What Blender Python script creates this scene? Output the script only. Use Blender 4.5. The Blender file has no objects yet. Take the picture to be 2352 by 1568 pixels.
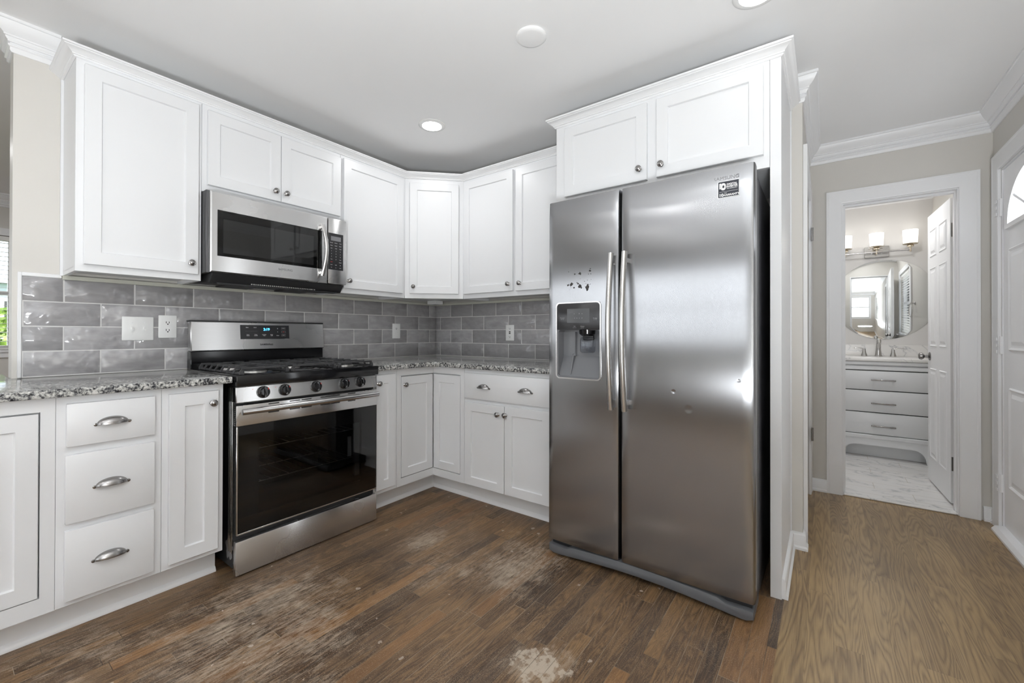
import bpy, bmesh, math, random
from mathutils import Vector, Matrix, noise as mnoise
PI = math.pi
random.seed(7)
SC = bpy.context.scene
COL = SC.collection
V = Vector

# ------------------------------------------------------------------ camera, sky, light, exposure
cam_d = bpy.data.cameras.new('camera')
cam_d.sensor_width = 36.0
cam_d.sensor_fit = 'HORIZONTAL'
cam_d.lens = 982.107 / 2352 * 36.0
cam_d.shift_x = (1176 - 1166.255) / 2352
cam_d.shift_y = (759.989 - 784) / 2352
cam_d.clip_start = 0.02
cam = bpy.data.objects.new('camera', cam_d)
COL.objects.link(cam)
_ya, _pi, _ro = (math.radians(a) for a in (36.6377, 0.2569, 0.1129))
_F = V((-math.sin(_ya) * math.cos(_pi), math.cos(_ya) * math.cos(_pi), math.sin(_pi)))
_R = V((math.cos(_ya), math.sin(_ya), 0))
_U = _R.cross(_F)
_R2 = _R * math.cos(_ro) + _U * math.sin(_ro)
_U2 = _U * math.cos(_ro) - _R * math.sin(_ro)
_m = Matrix((_R2, _U2, -_F)).transposed().to_4x4()
_m.translation = V((2.8006, -2.6883, 1.1138))
cam.matrix_world = _m
SC.camera = cam

SKY = 4.6
world = bpy.data.worlds.new('sky')
SC.world = world
world.use_nodes = True
_bg = world.node_tree.nodes['Background']
_bg.inputs[0].default_value = (0.92, 0.96, 1.0, 1)
_wn = world.node_tree
_tc = _wn.nodes.new('ShaderNodeTexCoord')
_sx = _wn.nodes.new('ShaderNodeSeparateXYZ')
_wn.links.new(_tc.outputs['Generated'], _sx.inputs[0])
_mr = _wn.nodes.new('ShaderNodeMapRange')      # ground below the horizon is slightly dimmer than the sky
_wn.links.new(_sx.outputs['Z'], _mr.inputs['Value'])
_mr.inputs['From Min'].default_value = -0.04
_mr.inputs['From Max'].default_value = 0.04
_mr.inputs['To Min'].default_value = SKY * 0.85
_mr.inputs['To Max'].default_value = SKY
_wn.links.new(_mr.outputs[0], _bg.inputs[1])
SUN = bpy.data.objects.new('sun', bpy.data.lights.new('sun', 'SUN'))
SUN.data.energy = 8.0
SUN.data.angle = 0.02
SUN.data.color = (1.0, 0.97, 0.92)
_sd = Vector((-0.25, 1.0, -0.95))               # comes in through the living room windows
SUN.rotation_euler = _sd.to_track_quat('-Z', 'Y').to_euler()
COL.objects.link(SUN)

SC.view_settings.view_transform = 'Standard'
SC.view_settings.look = 'None'
SC.view_settings.gamma = 1
SC.view_settings.use_curve_mapping = False
SC.view_settings.exposure = 0.27
SC.cycles.use_denoising = True
SC.cycles.max_bounces = 10
SC.cycles.diffuse_bounces = 6
SC.cycles.glossy_bounces = 4
SC.cycles.transmission_bounces = 6
SC.cycles.transparent_max_bounces = 8
SC.cycles.sample_clamp_indirect = 6
SC.cycles.caustics_reflective = False
SC.cycles.caustics_refractive = False

def add_light(name, kind, loc, power, size=0.1, rot=(0, 0, 0), color=(1, 1, 1), size_y=None, shape='DISK', spot=None, portal=False, spread=None):
    d = bpy.data.lights.new(name, kind)
    d.energy = power
    d.color = color
    if kind == 'AREA':
        d.shape = shape
        d.size = size
        if size_y:
            d.size_y = size_y
        if spread:
            d.spread = math.radians(spread)
        if portal:
            d.cycles.is_portal = True
    elif kind == 'POINT':
        d.shadow_soft_size = size
    o = bpy.data.objects.new(name, d)
    o.location = loc
    o.rotation_euler = rot
    COL.objects.link(o)
    return o

H = 2.434           # ceiling height
CANS = [(0.793, -0.801), (2.587, -0.790), (2.587, -2.75), (1.45, -3.55), (0.9, -4.4), (-1.9, -2.6), (1.2, -5.2), (3.05, 1.75)]  # dining and bath cans are unseen, added to brighten those rooms
for i, (x, y) in enumerate(CANS):
    add_light('can_lamp', 'AREA', (x, y, H - 0.014), 5.5 if y > 1 else 13.0 if x < 0 else (0.2 if i == 1 else 2.2 if i == 0 else 1.2), 0.13, color=(0.98, 0.99, 1.0), spread=170)
# added fill light behind the camera, standing in for a bounced flash
add_light('bounce_fill', 'AREA', (3.12, -3.35, 0.62), 104.0, 0.5, rot=(PI, 0, 0), color=(0.93, 0.97, 1.0))
# portals guiding sky light through the real window openings
add_light('portal', 'AREA', (0.15, -6.33, 1.55), 0, 2.0, (PI / 2, 0, 0), size_y=1.3, shape='RECTANGLE', portal=True)
add_light('portal', 'AREA', (-2.15, -6.33, 1.55), 0, 2.1, (PI / 2, 0, 0), size_y=1.3, shape='RECTANGLE', portal=True)
add_light('portal', 'AREA', (2.375, -6.33, 1.55), 0, 1.95, (PI / 2, 0, 0), size_y=1.3, shape='RECTANGLE', portal=True)
add_light('portal', 'AREA', (3.64, -4.55, 1.5), 0, 1.2, (0, PI / 2, 0), size_y=2.5, shape='RECTANGLE', portal=True)
add_light('portal', 'AREA', (-3.56, -3.1, 1.49), 0, 1.1, (0, -PI / 2, 0), size_y=1.8, shape='RECTANGLE', portal=True)

# ------------------------------------------------------------------ materials
MATS = {}

def new_mat(name):
    m = bpy.data.materials.new(name)
    m.use_nodes = True
    nt = m.node_tree
    b = nt.nodes['Principled BSDF']
    MATS[name] = m
    return m, nt, b

def plain(name, col, rough=0.5, metal=0.0, spec=None, coat=0.0, emit=None, es=0.0, alpha=None):
    m, nt, b = new_mat(name)
    b.inputs['Base Color'].default_value = (*col, 1)
    b.inputs['Roughness'].default_value = rough
    b.inputs['Metallic'].default_value = metal
    if spec is not None:
        b.inputs['Specular IOR Level'].default_value = spec
    if coat:
        b.inputs['Coat Weight'].default_value = coat
        b.inputs['Coat Roughness'].default_value = 0.05
    if emit:
        b.inputs['Emission Color'].default_value = (*emit, 1)
        b.inputs['Emission Strength'].default_value = es
    return m

def N(nt, t, **kw):
    n = nt.nodes.new(t)
    for k, v in kw.items():
        setattr(n, k, v)
    return n

def LK(nt, a, b):
    nt.links.new(a, b)

class NG:
    """small helper for building node math"""
    def __init__(s, nt):
        s.nt = nt
    def val(s, x, sock):
        if isinstance(x, (int, float)):
            sock.default_value = x
        elif isinstance(x, tuple):
            sock.default_value = x
        else:
            s.nt.links.new(x, sock)
    def m(s, op, a, b=None, c=None):
        n = s.nt.nodes.new('ShaderNodeMath')
        n.operation = op
        s.val(a, n.inputs[0])
        if b is not None:
            s.val(b, n.inputs[1])
        if c is not None:
            s.val(c, n.inputs[2])
        return n.outputs[0]
    def xyz(s, v):
        n = s.nt.nodes.new('ShaderNodeSeparateXYZ')
        s.nt.links.new(v, n.inputs[0])
        return n.outputs
    def cmb(s, x, y, z):
        n = s.nt.nodes.new('ShaderNodeCombineXYZ')
        for i, q in enumerate((x, y, z)):
            s.val(q, n.inputs[i])
        return n.outputs[0]
    def noise(s, v, scale=1, detail=4, rough=0.5, dist=0.0):
        n = s.nt.nodes.new('ShaderNodeTexNoise')
        s.val(v, n.inputs['Vector'])
        n.inputs['Scale'].default_value = scale
        n.inputs['Detail'].default_value = detail
        n.inputs['Roughness'].default_value = rough
        n.inputs['Distortion'].default_value = dist
        return n.outputs['Fac']
    def white(s, v):
        n = s.nt.nodes.new('ShaderNodeTexWhiteNoise')
        n.noise_dimensions = '3D'
        s.val(v, n.inputs['Vector'])
        return n.outputs['Value']
    def ramp(s, f, stops, interp='LINEAR'):
        n = s.nt.nodes.new('ShaderNodeValToRGB')
        s.val(f, n.inputs[0])
        cr = n.color_ramp
        cr.interpolation = interp
        while len(cr.elements) < len(stops):
            cr.elements.new(0.5)
        for e, (p, c) in zip(cr.elements, stops):
            e.position = p
            e.color = (*c, 1) if isinstance(c, tuple) else (c, c, c, 1)
        return n.outputs[0]
    def mix(s, f, a, b, mode='MIX'):
        n = s.nt.nodes.new('ShaderNodeMix')
        n.data_type = 'RGBA'
        n.blend_type = mode
        s.val(f, n.inputs[0])
        for q, k in ((a, 6), (b, 7)):
            if isinstance(q, tuple):
                n.inputs[k].default_value = (*q, 1)
            else:
                s.nt.links.new(q, n.inputs[k])
        return n.outputs[2]
    def bump(s, h, strength=0.3, dist=0.01):
        n = s.nt.nodes.new('ShaderNodeBump')
        n.inputs['Strength'].default_value = strength
        n.inputs['Distance'].default_value = dist
        s.val(h, n.inputs['Height'])
        return n.outputs[0]
    def pos(s):
        n = s.nt.nodes.new('ShaderNodeNewGeometry')
        return n.outputs['Position']
    def vmul(s, v, t):
        n = s.nt.nodes.new('ShaderNodeVectorMath')
        n.operation = 'MULTIPLY'
        s.val(v, n.inputs[0])
        n.inputs[1].default_value = t
        return n.outputs[0]

def painted(name, col, rough=0.5, bump=0.05, scale=120):
    m, nt, b = new_mat(name)
    g = NG(nt)
    p = g.pos()
    f = g.noise(p, scale, 3)
    f2 = g.noise(p, 1.7, 3)
    c = g.mix(g.m('MULTIPLY', f2, 0.5), tuple(x * 1.03 for x in col), tuple(x * 0.95 for x in col))
    LK(nt, c, b.inputs['Base Color'])
    b.inputs['Roughness'].default_value = rough
    LK(nt, g.bump(f, bump, 0.002), b.inputs['Normal'])
    return m

WALL = painted('wall_paint', (0.63, 0.608, 0.57), 0.55)
CEIL = painted('ceiling_paint', (0.86, 0.86, 0.86), 0.7)
BATHW = painted('bath_paint', (0.68, 0.665, 0.65), 0.6)
WHITE = painted('cabinet_paint', (0.75, 0.756, 0.768), 0.32, 0.02)
TRIM = painted('trim_paint', (0.82, 0.822, 0.83), 0.35, 0.03, 60)
DOORP = painted('door_paint', (0.88, 0.88, 0.89), 0.35, 0.04, 60)
RAW = plain('raw_ledger', (0.55, 0.55, 0.48), 0.7)
PLASTIC = plain('white_plastic', (0.82, 0.82, 0.81), 0.25)
SLOTD = plain('slot_dark', (0.02, 0.02, 0.02), 0.5)
BLACK = plain('black_enamel', (0.008, 0.008, 0.009), 0.12)
BLACKM = plain('black_matte', (0.015, 0.015, 0.016), 0.5)
IRON = plain('cast_iron', (0.035, 0.035, 0.037), 0.45)
BURN = plain('burner_cap', (0.03, 0.03, 0.032), 0.35)
ALU = plain('burner_ring', (0.5, 0.49, 0.47), 0.4, 1.0)
NICKEL = plain('brushed_nickel', (0.31, 0.30, 0.295), 0.24, 1.0)
CHROME = plain('satin_chrome', (0.55, 0.54, 0.53), 0.2, 1.0)
BRASS = plain('warm_nickel', (0.62, 0.55, 0.44), 0.3, 1.0)
GREYP = plain('grey_plastic', (0.105, 0.108, 0.115), 0.42)
GREYG = plain('grey_gloss', (0.16, 0.165, 0.175), 0.22)
DARKP = plain('dark_panel', (0.028, 0.028, 0.03), 0.18)
DISP = plain('display_glass', (0.07, 0.072, 0.075), 0.15)
SIDE = plain('fridge_side', (0.045, 0.045, 0.052), 0.38)
GREYTXT = plain('grey_print', (0.30, 0.30, 0.31), 0.5)
DARKTXT = plain('dark_print', (0.06, 0.06, 0.065), 0.5)
MIDTXT = plain('embossed_print', (0.22, 0.22, 0.225), 0.4, 0.6)
WHITETXT = plain('white_print', (0.8, 0.8, 0.8), 0.5)
REDTXT = plain('red_print', (0.75, 0.03, 0.02), 0.4)
BLUEL = plain('clock_digits', (0.02, 0.2, 0.7), 0.4, emit=(0.05, 0.42, 1.0), es=5.0)
LENS = plain('can_lens', (0.9, 0.9, 0.9), 0.5, emit=(1, 0.99, 0.97), es=13.0)
LENS2 = plain('can_lens_dim', (0.9, 0.9, 0.9), 0.5, emit=(1, 0.99, 0.97), es=4.5)
SHADEM = plain('frosted_shade', (0.9, 0.9, 0.88), 0.4, emit=(1, 0.97, 0.92), es=0.85)
MIRR = plain('mirror_silver', (0.9, 0.92, 0.92), 0.01, 1.0)
RUST = plain('glue_residue', (0.03, 0.028, 0.026), 0.6)
WOODR = plain('raw_wood', (0.30, 0.17, 0.09), 0.6)
STICK = plain('sticker_navy', (0.012, 0.014, 0.025), 0.3)
SMEAR = plain('silicone_smear', (0.22, 0.22, 0.23), 0.3)

def glass_mat(name, tint=(1, 1, 1), amount=1.0):
    """thin pane: clear transmission plus a mirror-like reflection"""
    m = bpy.data.materials.new(name)
    m.use_nodes = True
    nt = m.node_tree
    nt.nodes.clear()
    out = N(nt, 'ShaderNodeOutputMaterial')
    tr = N(nt, 'ShaderNodeBsdfTransparent')
    tr.inputs[0].default_value = (*tint, 1)
    gl = N(nt, 'ShaderNodeBsdfGlossy')
    gl.inputs['Roughness'].default_value = 0.02
    fr = N(nt, 'ShaderNodeFresnel')
    fr.inputs[0].default_value = 1.5
    mx = N(nt, 'ShaderNodeMixShader')
    LK(nt, fr.outputs[0], mx.inputs[0])
    LK(nt, tr.outputs[0], mx.inputs[1])
    LK(nt, gl.outputs[0], mx.inputs[2])
    LK(nt, mx.outputs[0], out.inputs[0])
    return m

PANE = glass_mat('window_glass')
def frosted(name):
    m = bpy.data.materials.new(name)
    m.use_nodes = True
    nt = m.node_tree
    nt.nodes.clear()
    out = N(nt, 'ShaderNodeOutputMaterial')
    tl = N(nt, 'ShaderNodeBsdfTranslucent')
    tl.inputs[0].default_value = (0.9, 0.9, 0.9, 1)
    gl = N(nt, 'ShaderNodeBsdfGlossy')
    gl.inputs['Roughness'].default_value = 0.3
    mx = N(nt, 'ShaderNodeMixShader')
    mx.inputs[0].default_value = 0.1
    LK(nt, tl.outputs[0], mx.inputs[1])
    LK(nt, gl.outputs[0], mx.inputs[2])
    LK(nt, mx.outputs[0], out.inputs[0])
    return m
FROST = frosted('frosted_glass')
OVENG = glass_mat('oven_glass', (0.62, 0.63, 0.63))
MWG = glass_mat('microwave_glass', (0.55, 0.55, 0.55))
CLEARP = glass_mat('clear_paddle', (0.8, 0.82, 0.85))

def steel(name, tangent, col=(0.56, 0.56, 0.575), rough=0.24, aniso=0.75, streak=(1, 1, 1), dents=None):
    m, nt, b = new_mat(name)
    g = NG(nt)
    p = g.pos()
    st = g.noise(g.vmul(p, streak), 1.0, 3)
    soft = g.noise(p, 3.0, 3)
    c = g.mix(g.m('MULTIPLY', st, 0.8), tuple(x * 1.04 for x in col), tuple(x * 0.9 for x in col))
    LK(nt, c, b.inputs['Base Color'])
    b.inputs['Metallic'].default_value = 1.0
    LK(nt, g.m('ADD', g.m('MULTIPLY', soft, 0.08), rough - 0.04), b.inputs['Roughness'])
    b.inputs['Anisotropic'].default_value = aniso
    t = N(nt, 'ShaderNodeCombineXYZ')
    for i in range(3):
        t.inputs[i].default_value = tangent[i]
    LK(nt, t.outputs[0], b.inputs['Tangent'])
    h = g.m('MULTIPLY', soft, 0.0)
    if dents:
        for (dx, dy, dz, r, a) in dents:
            vm = N(nt, 'ShaderNodeVectorMath', operation='DISTANCE')
            LK(nt, p, vm.inputs[0])
            vm.inputs[1].default_value = (dx, dy, dz)
            q = g.m('DIVIDE', vm.outputs['Value'], r)
            e = g.m('MAXIMUM', g.m('SUBTRACT', 1.0, g.m('MULTIPLY', q, q)), 0.0)
            h = g.m('SUBTRACT', h, g.m('MULTIPLY', g.m('MULTIPLY', e, e), a))
    h = g.m('ADD', h, g.m('MULTIPLY', st, 0.015))
    LK(nt, g.bump(h, 0.2, 0.003), b.inputs['Normal'])
    return m

STEEL_F = steel('fridge_steel', (1, 0, 0), (0.358, 0.361, 0.372), 0.20, 0.93, (900, 900, 12), dents=[(2.285, -0.826, 0.868, 0.011, 1.5), (2.345, -0.826, 0.80, 0.02, 0.5), (2.53, -0.824, 0.93, 0.009, 0.7)])
STEEL_R = steel('range_steel', (0, 0, 1), (0.74, 0.735, 0.73), 0.27, 0.85, (900, 12, 900))
STEEL_T = plain('steel_tube', (0.62, 0.61, 0.60), 0.22, 1.0)

# granite
def granite():
    m, nt, b = new_mat('granite')
    g = NG(nt)
    p = g.pos()
    n1 = g.noise(p, 95, 4, 0.65, 0.3)
    n2 = g.noise(p, 210, 3, 0.6)
    n3 = g.noise(p, 22, 3, 0.5)
    s = g.m('ADD', g.m('ADD', n1, g.m('MULTIPLY', n2, 0.35)), g.m('MULTIPLY', n3, 0.3))
    c = g.ramp(g.m('SUBTRACT', s, 0.32), [(0.36, (0.012, 0.013, 0.016)), (0.43, (0.09, 0.09, 0.10)), (0.49, (0.23, 0.23, 0.22)), (0.55, (0.40, 0.40, 0.38)), (0.66, (0.62, 0.61, 0.59))])
    LK(nt, c, b.inputs['Base Color'])
    b.inputs['Roughness'].default_value = 0.09
    return m
GRAN = granite()

def tile_mat():
    m, nt, b = new_mat('glazed_tile')
    g = NG(nt)
    p = g.pos()
    n1 = g.noise(g.vmul(p, (9, 9, 30)), 1.0, 5, 0.6, 0.4)
    n2 = g.noise(p, 24, 1.0, 0.4)
    at = N(nt, 'ShaderNodeAttribute')
    at.attribute_name = 'tone'
    f = g.m('ADD', g.m('MULTIPLY', n1, 0.8), g.m('MULTIPLY', at.outputs['Fac'], 0.35))
    c = g.ramp(f, [(0.25, (0.265, 0.258, 0.262)), (0.55, (0.33, 0.321, 0.327)), (0.85, (0.43, 0.42, 0.425))])
    LK(nt, c, b.inputs['Base Color'])
    b.inputs['Roughness'].default_value = 0.10
    h = g.m('ADD', n2, g.m('MULTIPLY', g.noise(p, 9, 1.5, 0.4), 2.2))
    LK(nt, g.bump(h, 0.65, 0.009), b.inputs['Normal'])
    return m
TILE = tile_mat()
GROUT = plain('grout', (0.66, 0.65, 0.64), 0.8)

def wood_floor(name, hall=False):
    m, nt, b = new_mat(name)
    g = NG(nt)
    p = g.pos()
    x, y, z = g.xyz(p)
    w = 0.083 if hall else 0.0572
    ln = 1.1 if hall else 0.62
    xi = g.m('FLOOR', g.m('DIVIDE', x, w))
    xf = g.m('FRACT', g.m('DIVIDE', x, w))
    off = g.m('MULTIPLY', g.white(g.cmb(xi, 3.3, 0.7)), 9.0)
    yy = g.m('DIVIDE', g.m('ADD', y, off), ln)
    yi = g.m('FLOOR', yy)
    yf = g.m('FRACT', yy)
    r1 = g.white(g.cmb(xi, yi, 1.5))
    r2 = g.white(g.cmb(xi, yi, 7.1))
    # distance to plank edge in metres
    ex = g.m('MULTIPLY', g.m('MINIMUM', xf, g.m('SUBTRACT', 1.0, xf)), w)
    ey = g.m('MULTIPLY', g.m('MINIMUM', yf, g.m('SUBTRACT', 1.0, yf)), ln)
    e = g.m('MINIMUM', ex, ey)
    seed = g.m('MULTIPLY', r1, 40.0)
    if hall:
        gv = g.cmb(g.m('ADD', g.m('MULTIPLY', x, 10.0), seed), g.m('MULTIPLY', y, 0.85), g.m('MULTIPLY', r1, 9.0))
        nn = g.noise(gv, 1.0, 2.5, 0.5, 0.30)
        rings = g.m('FRACT', g.m('MULTIPLY', nn, 22.0))
        rings = g.m('POWER', g.m('ABSOLUTE', g.m('SUBTRACT', g.m('MULTIPLY', rings, 2.0), 1.0)), 1.6)
        fine = g.noise(g.cmb(g.m('MULTIPLY', x, 360.0), g.m('MULTIPLY', y, 12.0), seed), 1.0, 3, 0.6)
        lo = g.noise(p, 2.2, 2)
        gr = g.m('ADD', g.m('MULTIPLY', g.m('SUBTRACT', 1.0, rings), 0.25), g.m('ADD', g.m('MULTIPLY', fine, 0.44), 0.05))
        gr = g.m('ADD', gr, g.m('MULTIPLY', g.m('SUBTRACT', r2, 0.5), 0.14))
        gr = g.m('ADD', gr, g.m('MULTIPLY', g.m('SUBTRACT', lo, 0.5), 0.30))
        c = g.ramp(gr, [(0.10, (0.113, 0.068, 0.032)), (0.34, (0.225, 0.145, 0.068)), (0.62, (0.383, 0.259, 0.122))])
        line = g.m('GREATER_THAN', 0.0005, e)
        c = g.mix(g.m('MULTIPLY', line, 0.5), c, (0.05, 0.035, 0.02))
        LK(nt, c, b.inputs['Base Color'])
        LK(nt, g.m('ADD', 0.24, g.m('MULTIPLY', fine, 0.12)), b.inputs['Roughness'])
        h = g.m('ADD', g.m('MULTIPLY', rings, -0.3), g.m('MULTIPLY', fine, 0.6))
        LK(nt, g.bump(h, 0.25, 0.002), b.inputs['Normal'])
        return m
    # kitchen: old narrow strip oak, dark stain, worn and paint spotted
    gv = g.cmb(g.m('ADD', g.m('MULTIPLY', x, 20.0), seed), g.m('MULTIPLY', y, 2.0), seed)
    nn = g.noise(gv, 1.0, 2.5, 0.5, 0.6)
    rings = g.m('FRACT', g.m('MULTIPLY', nn, 14.0))
    rings = g.m('ABSOLUTE', g.m('SUBTRACT', g.m('MULTIPLY', rings, 2.0), 1.0))
    fine = g.noise(g.cmb(g.m('MULTIPLY', x, 500.0), g.m('MULTIPLY', y, 12.0), seed), 1.0, 3, 0.6)
    med = g.noise(g.cmb(g.m('MULTIPLY', x, 90.0), g.m('MULTIPLY', y, 3.0), seed), 1.0, 4, 0.6)
    lo = g.noise(p, 2.4, 3)
    gr = g.m('ADD', g.m('MULTIPLY', rings, 0.20), g.m('MULTIPLY', med, 0.42))
    gr = g.m('ADD', gr, g.m('MULTIPLY', fine, 0.22))
    gr = g.m('ADD', gr, g.m('MULTIPLY', g.m('SUBTRACT', r2, 0.5), 0.22))
    gr = g.m('ADD', gr, g.m('MULTIPLY', g.m('SUBTRACT', lo, 0.5), 0.45))
    base = g.ramp(gr, [(0.18, (0.040, 0.024, 0.014)), (0.38, (0.116, 0.068, 0.035)), (0.56, (0.209, 0.124, 0.060)), (0.80, (0.326, 0.192, 0.084))])
    base = g.mix(g.m('MULTIPLY', g.m('GREATER_THAN', r1, 0.91), 0.26), base, (0.34, 0.155, 0.05))
    base = g.mix(g.m('MULTIPLY', g.m('GREATER_THAN', 0.14, r1), 0.24), base, (0.06, 0.047, 0.04))
    # worn areas: scuffed grey-beige patches in the walking path
    big = g.noise(p, 3.2, 5, 0.65)
    blobs = [(0.98, -1.90, 0.38, 1.0), (1.20, -1.98, 0.42, 0.9), (1.07, -1.12, 0.16, 1.0), (1.36, -1.22, 0.26, 0.75), (1.62, -1.00, 0.28, 1.1), (1.50, -0.82, 0.2, 0.7),
             (1.35, -2.2, 0.5, 0.8), (2.03, -1.46, 0.16, 1.0), (1.12, -0.80, 0.25, 0.5), (0.75, -2.35, 0.4, 0.7)]
    tot = None
    for (bx, by, br, ba) in blobs:
        dx = g.m('DIVIDE', g.m('SUBTRACT', x, bx), br)
        dy = g.m('DIVIDE', g.m('SUBTRACT', y, by), br * 1.35)
        d2 = g.m('ADD', g.m('MULTIPLY', dx, dx), g.m('MULTIPLY', dy, dy))
        q = g.m('MULTIPLY', g.m('MAXIMUM', g.m('SUBTRACT', 1.0, d2), 0.0), ba)
        tot = q if tot is None else g.m('MAXIMUM', tot, q)
    scr = g.noise(g.cmb(g.m('MULTIPLY', x, 80.0), g.m('MULTIPLY', y, 16.0), 0.0), 1.0, 8, 0.75)
    cloud = g.noise(p, 7.0, 6, 0.7)
    speck = g.noise(p, 260.0, 2, 0.6)
    wear = g.m('ADD', g.m('MULTIPLY', tot, 0.22), g.m('MULTIPLY', cloud, 0.42))
    wear = g.m('ADD', wear, g.m('MULTIPLY', scr, 0.66))
    wear = g.m('ADD', wear, g.m('MULTIPLY', fine, 0.16))
    wf = g.ramp(g.m('SUBTRACT', wear, 0.32), [(0.43, 0.0), (0.64, 0.85)])
    base = g.mix(wf, base, (0.46, 0.37, 0.285))
    # fine pale speckle of scratches and dust over the old finish
    sp = g.ramp(g.m('ADD', speck, g.m('MULTIPLY', cloud, 0.35)), [(0.74, 0.0), (0.84, 0.50)])
    base = g.mix(sp, base, (0.36, 0.28, 0.20))
    # paint spots
    vo = N(nt, 'ShaderNodeTexVoronoi')
    vo.inputs['Scale'].default_value = 17.0
    vo.inputs['Randomness'].default_value = 1.0
    wv = N(nt, 'ShaderNodeTexNoise')
    LK(nt, p, wv.inputs['Vector'])
    wv.inputs['Scale'].default_value = 60
    va = N(nt, 'ShaderNodeVectorMath', operation='MULTIPLY_ADD')
    LK(nt, wv.outputs['Color'], va.inputs[0])
    va.inputs[1].default_value = (0.022, 0.022, 0)
    LK(nt, p, va.inputs[2])
    LK(nt, va.outputs[0], vo.inputs['Vector'])
    vcx = g.xyz(vo.outputs['Color'])
    rad = g.m('MULTIPLY', g.m('MAXIMUM', g.m('SUBTRACT', vcx[0], 0.56), 0.0), 0.40)
    spot = g.m('GREATER_THAN', rad, vo.outputs['Distance'])
    zone = g.ramp(g.noise(p, 1.3, 2), [(0.36, 0.0), (0.50, 1.0)])
    base = g.mix(g.m('MULTIPLY', g.m('MULTIPLY', spot, 0.62), zone), base, (0.50, 0.43, 0.36))
    # peeled patch near the front edge
    dx = g.m('DIVIDE', g.m('SUBTRACT', x, 2.03), 0.16)
    dy = g.m('DIVIDE', g.m('SUBTRACT', y, -1.47), 0.14)
    pn = g.m('ADD', g.m('ADD', g.m('MULTIPLY', dx, dx), g.m('MULTIPLY', dy, dy)), g.m('MULTIPLY', g.noise(p, 26, 4, 0.6), 2.6))
    peel = g.ramp(g.m('SUBTRACT', pn, 1.1), [(0.28, 0.70), (0.44, 0.0)])
    base = g.mix(peel, base, (0.52, 0.44, 0.355))
    # seams: pale dirt filled joints, darker toward the fridge
    sm_ = g.ramp(g.m('MULTIPLY', e, 400.0), [(0.22, 0.8), (0.50, 0.0)])
    seamc = g.mix(g.ramp(big, [(0.40, 0.0), (0.55, 1.0)]), (0.025, 0.017, 0.012), (0.32, 0.26, 0.19))
    base = g.mix(sm_, base, seamc)
    LK(nt, base, b.inputs['Base Color'])
    LK(nt, g.m('ADD', 0.33, g.m('MULTIPLY', g.m('ADD', wf, scr), 0.22)), b.inputs['Roughness'])
    h = g.m('ADD', g.m('MULTIPLY', fine, 0.6), g.m('MULTIPLY', g.m('GREATER_THAN', e, 0.0009), 0.5))
    LK(nt, g.bump(h, 0.35, 0.0015), b.inputs['Normal'])
    return m
WOODK = wood_floor('old_strip_oak')
WOODH = wood_floor('wide_oak', True)

def marble_tile(name, plank=True):
    m, nt, b = new_mat(name)
    g = NG(nt)
    p = g.pos()
    x, y, z = g.xyz(p)
    n = g.noise(g.vmul(p, (1.0, 2.2, 1.0)), 1.9 if plank else 4.5, 5, 0.55, 0.9)
    vein = g.m('ABSOLUTE', g.m('SUBTRACT', n, 0.5))
    c = g.ramp(vein, [(0.0, (0.50, 0.50, 0.505)), (0.010, (0.72, 0.71, 0.70)), (0.04, (0.80, 0.785, 0.765))])
    if plank:
        w, ln = 0.15, 0.61
        yi = g.m('FLOOR', g.m('DIVIDE', y, w))
        yf = g.m('FRACT', g.m('DIVIDE', y, w))
        xx = g.m('DIVIDE', g.m('ADD', x, g.m('MULTIPLY', yi, 0.2)), ln)
        xf = g.m('FRACT', xx)
        ey = g.m('MULTIPLY', g.m('MINIMUM', yf, g.m('SUBTRACT', 1.0, yf)), w)
        ex = g.m('MULTIPLY', g.m('MINIMUM', xf, g.m('SUBTRACT', 1.0, xf)), ln)
        e = g.m('MINIMUM', ex, ey)
        c = g.mix(g.m('MULTIPLY', g.m('GREATER_THAN', 0.002, e), 0.8), c, (0.55, 0.50, 0.42))
    LK(nt, c, b.inputs['Base Color'])
    b.inputs['Roughness'].default_value = 0.18
    return m
MARBF = marble_tile('marble_floor')
MARB = marble_tile('marble_top', False)

def leafy(name, a, bcol):
    m, nt, b = new_mat(name)
    g = NG(nt)
    n = g.noise(g.pos(), 6.0, 5, 0.7)
    LK(nt, g.ramp(n, [(0.35, a), (0.65, bcol)]), b.inputs['Base Color'])
    b.inputs['Roughness'].default_value = 0.7
    return m
LEAF = leafy('hedge_leaf', (0.05, 0.13, 0.02), (0.30, 0.42, 0.08))
LEAFD = leafy('tree_leaf', (0.03, 0.07, 0.02), (0.14, 0.22, 0.07))
LAWN = leafy('lawn', (0.08, 0.14, 0.03), (0.15, 0.22, 0.06))
SIDING = plain('siding', (0.45, 0.52, 0.62), 0.7)
ROOFM = plain('roof_shingle', (0.28, 0.31, 0.36), 0.9)
SHUTB = plain('blue_shutter', (0.03, 0.10, 0.42), 0.6)
BLINDM = plain('blind_slat', (0.78, 0.77, 0.74), 0.5)

# ------------------------------------------------------------------ mesh helpers
class Fr:
    """frame: u along a wall, n out of it, z up"""
    def __init__(s, o, u, n):
        s.o, s.u, s.n = V(o), V(u).normalized(), V(n).normalized()
    def p(s, u, n, z):
        return s.o + s.u * u + s.n * n + V((0, 0, z))
    def mat(s, u, n, z):
        m = Matrix((s.u, V((0, 0, 1)), s.n)).transposed().to_4x4()
        m.translation = s.p(u, n, z)
        return m
WLD = Fr((0, 0, 0), (1, 0, 0), (0, 1, 0))
FA = Fr((0, 0, 0), (0, 1, 0), (1, 0, 0))            # left wall: u = y, n = x
FB = Fr((0, 0, 0), (1, 0, 0), (0, -1, 0))           # back wall: u = x, n = -y
FD = Fr((0.294, -0.60, 0), (1, 1, 0), (1, -1, 0))   # diagonal corner cabinet

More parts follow.
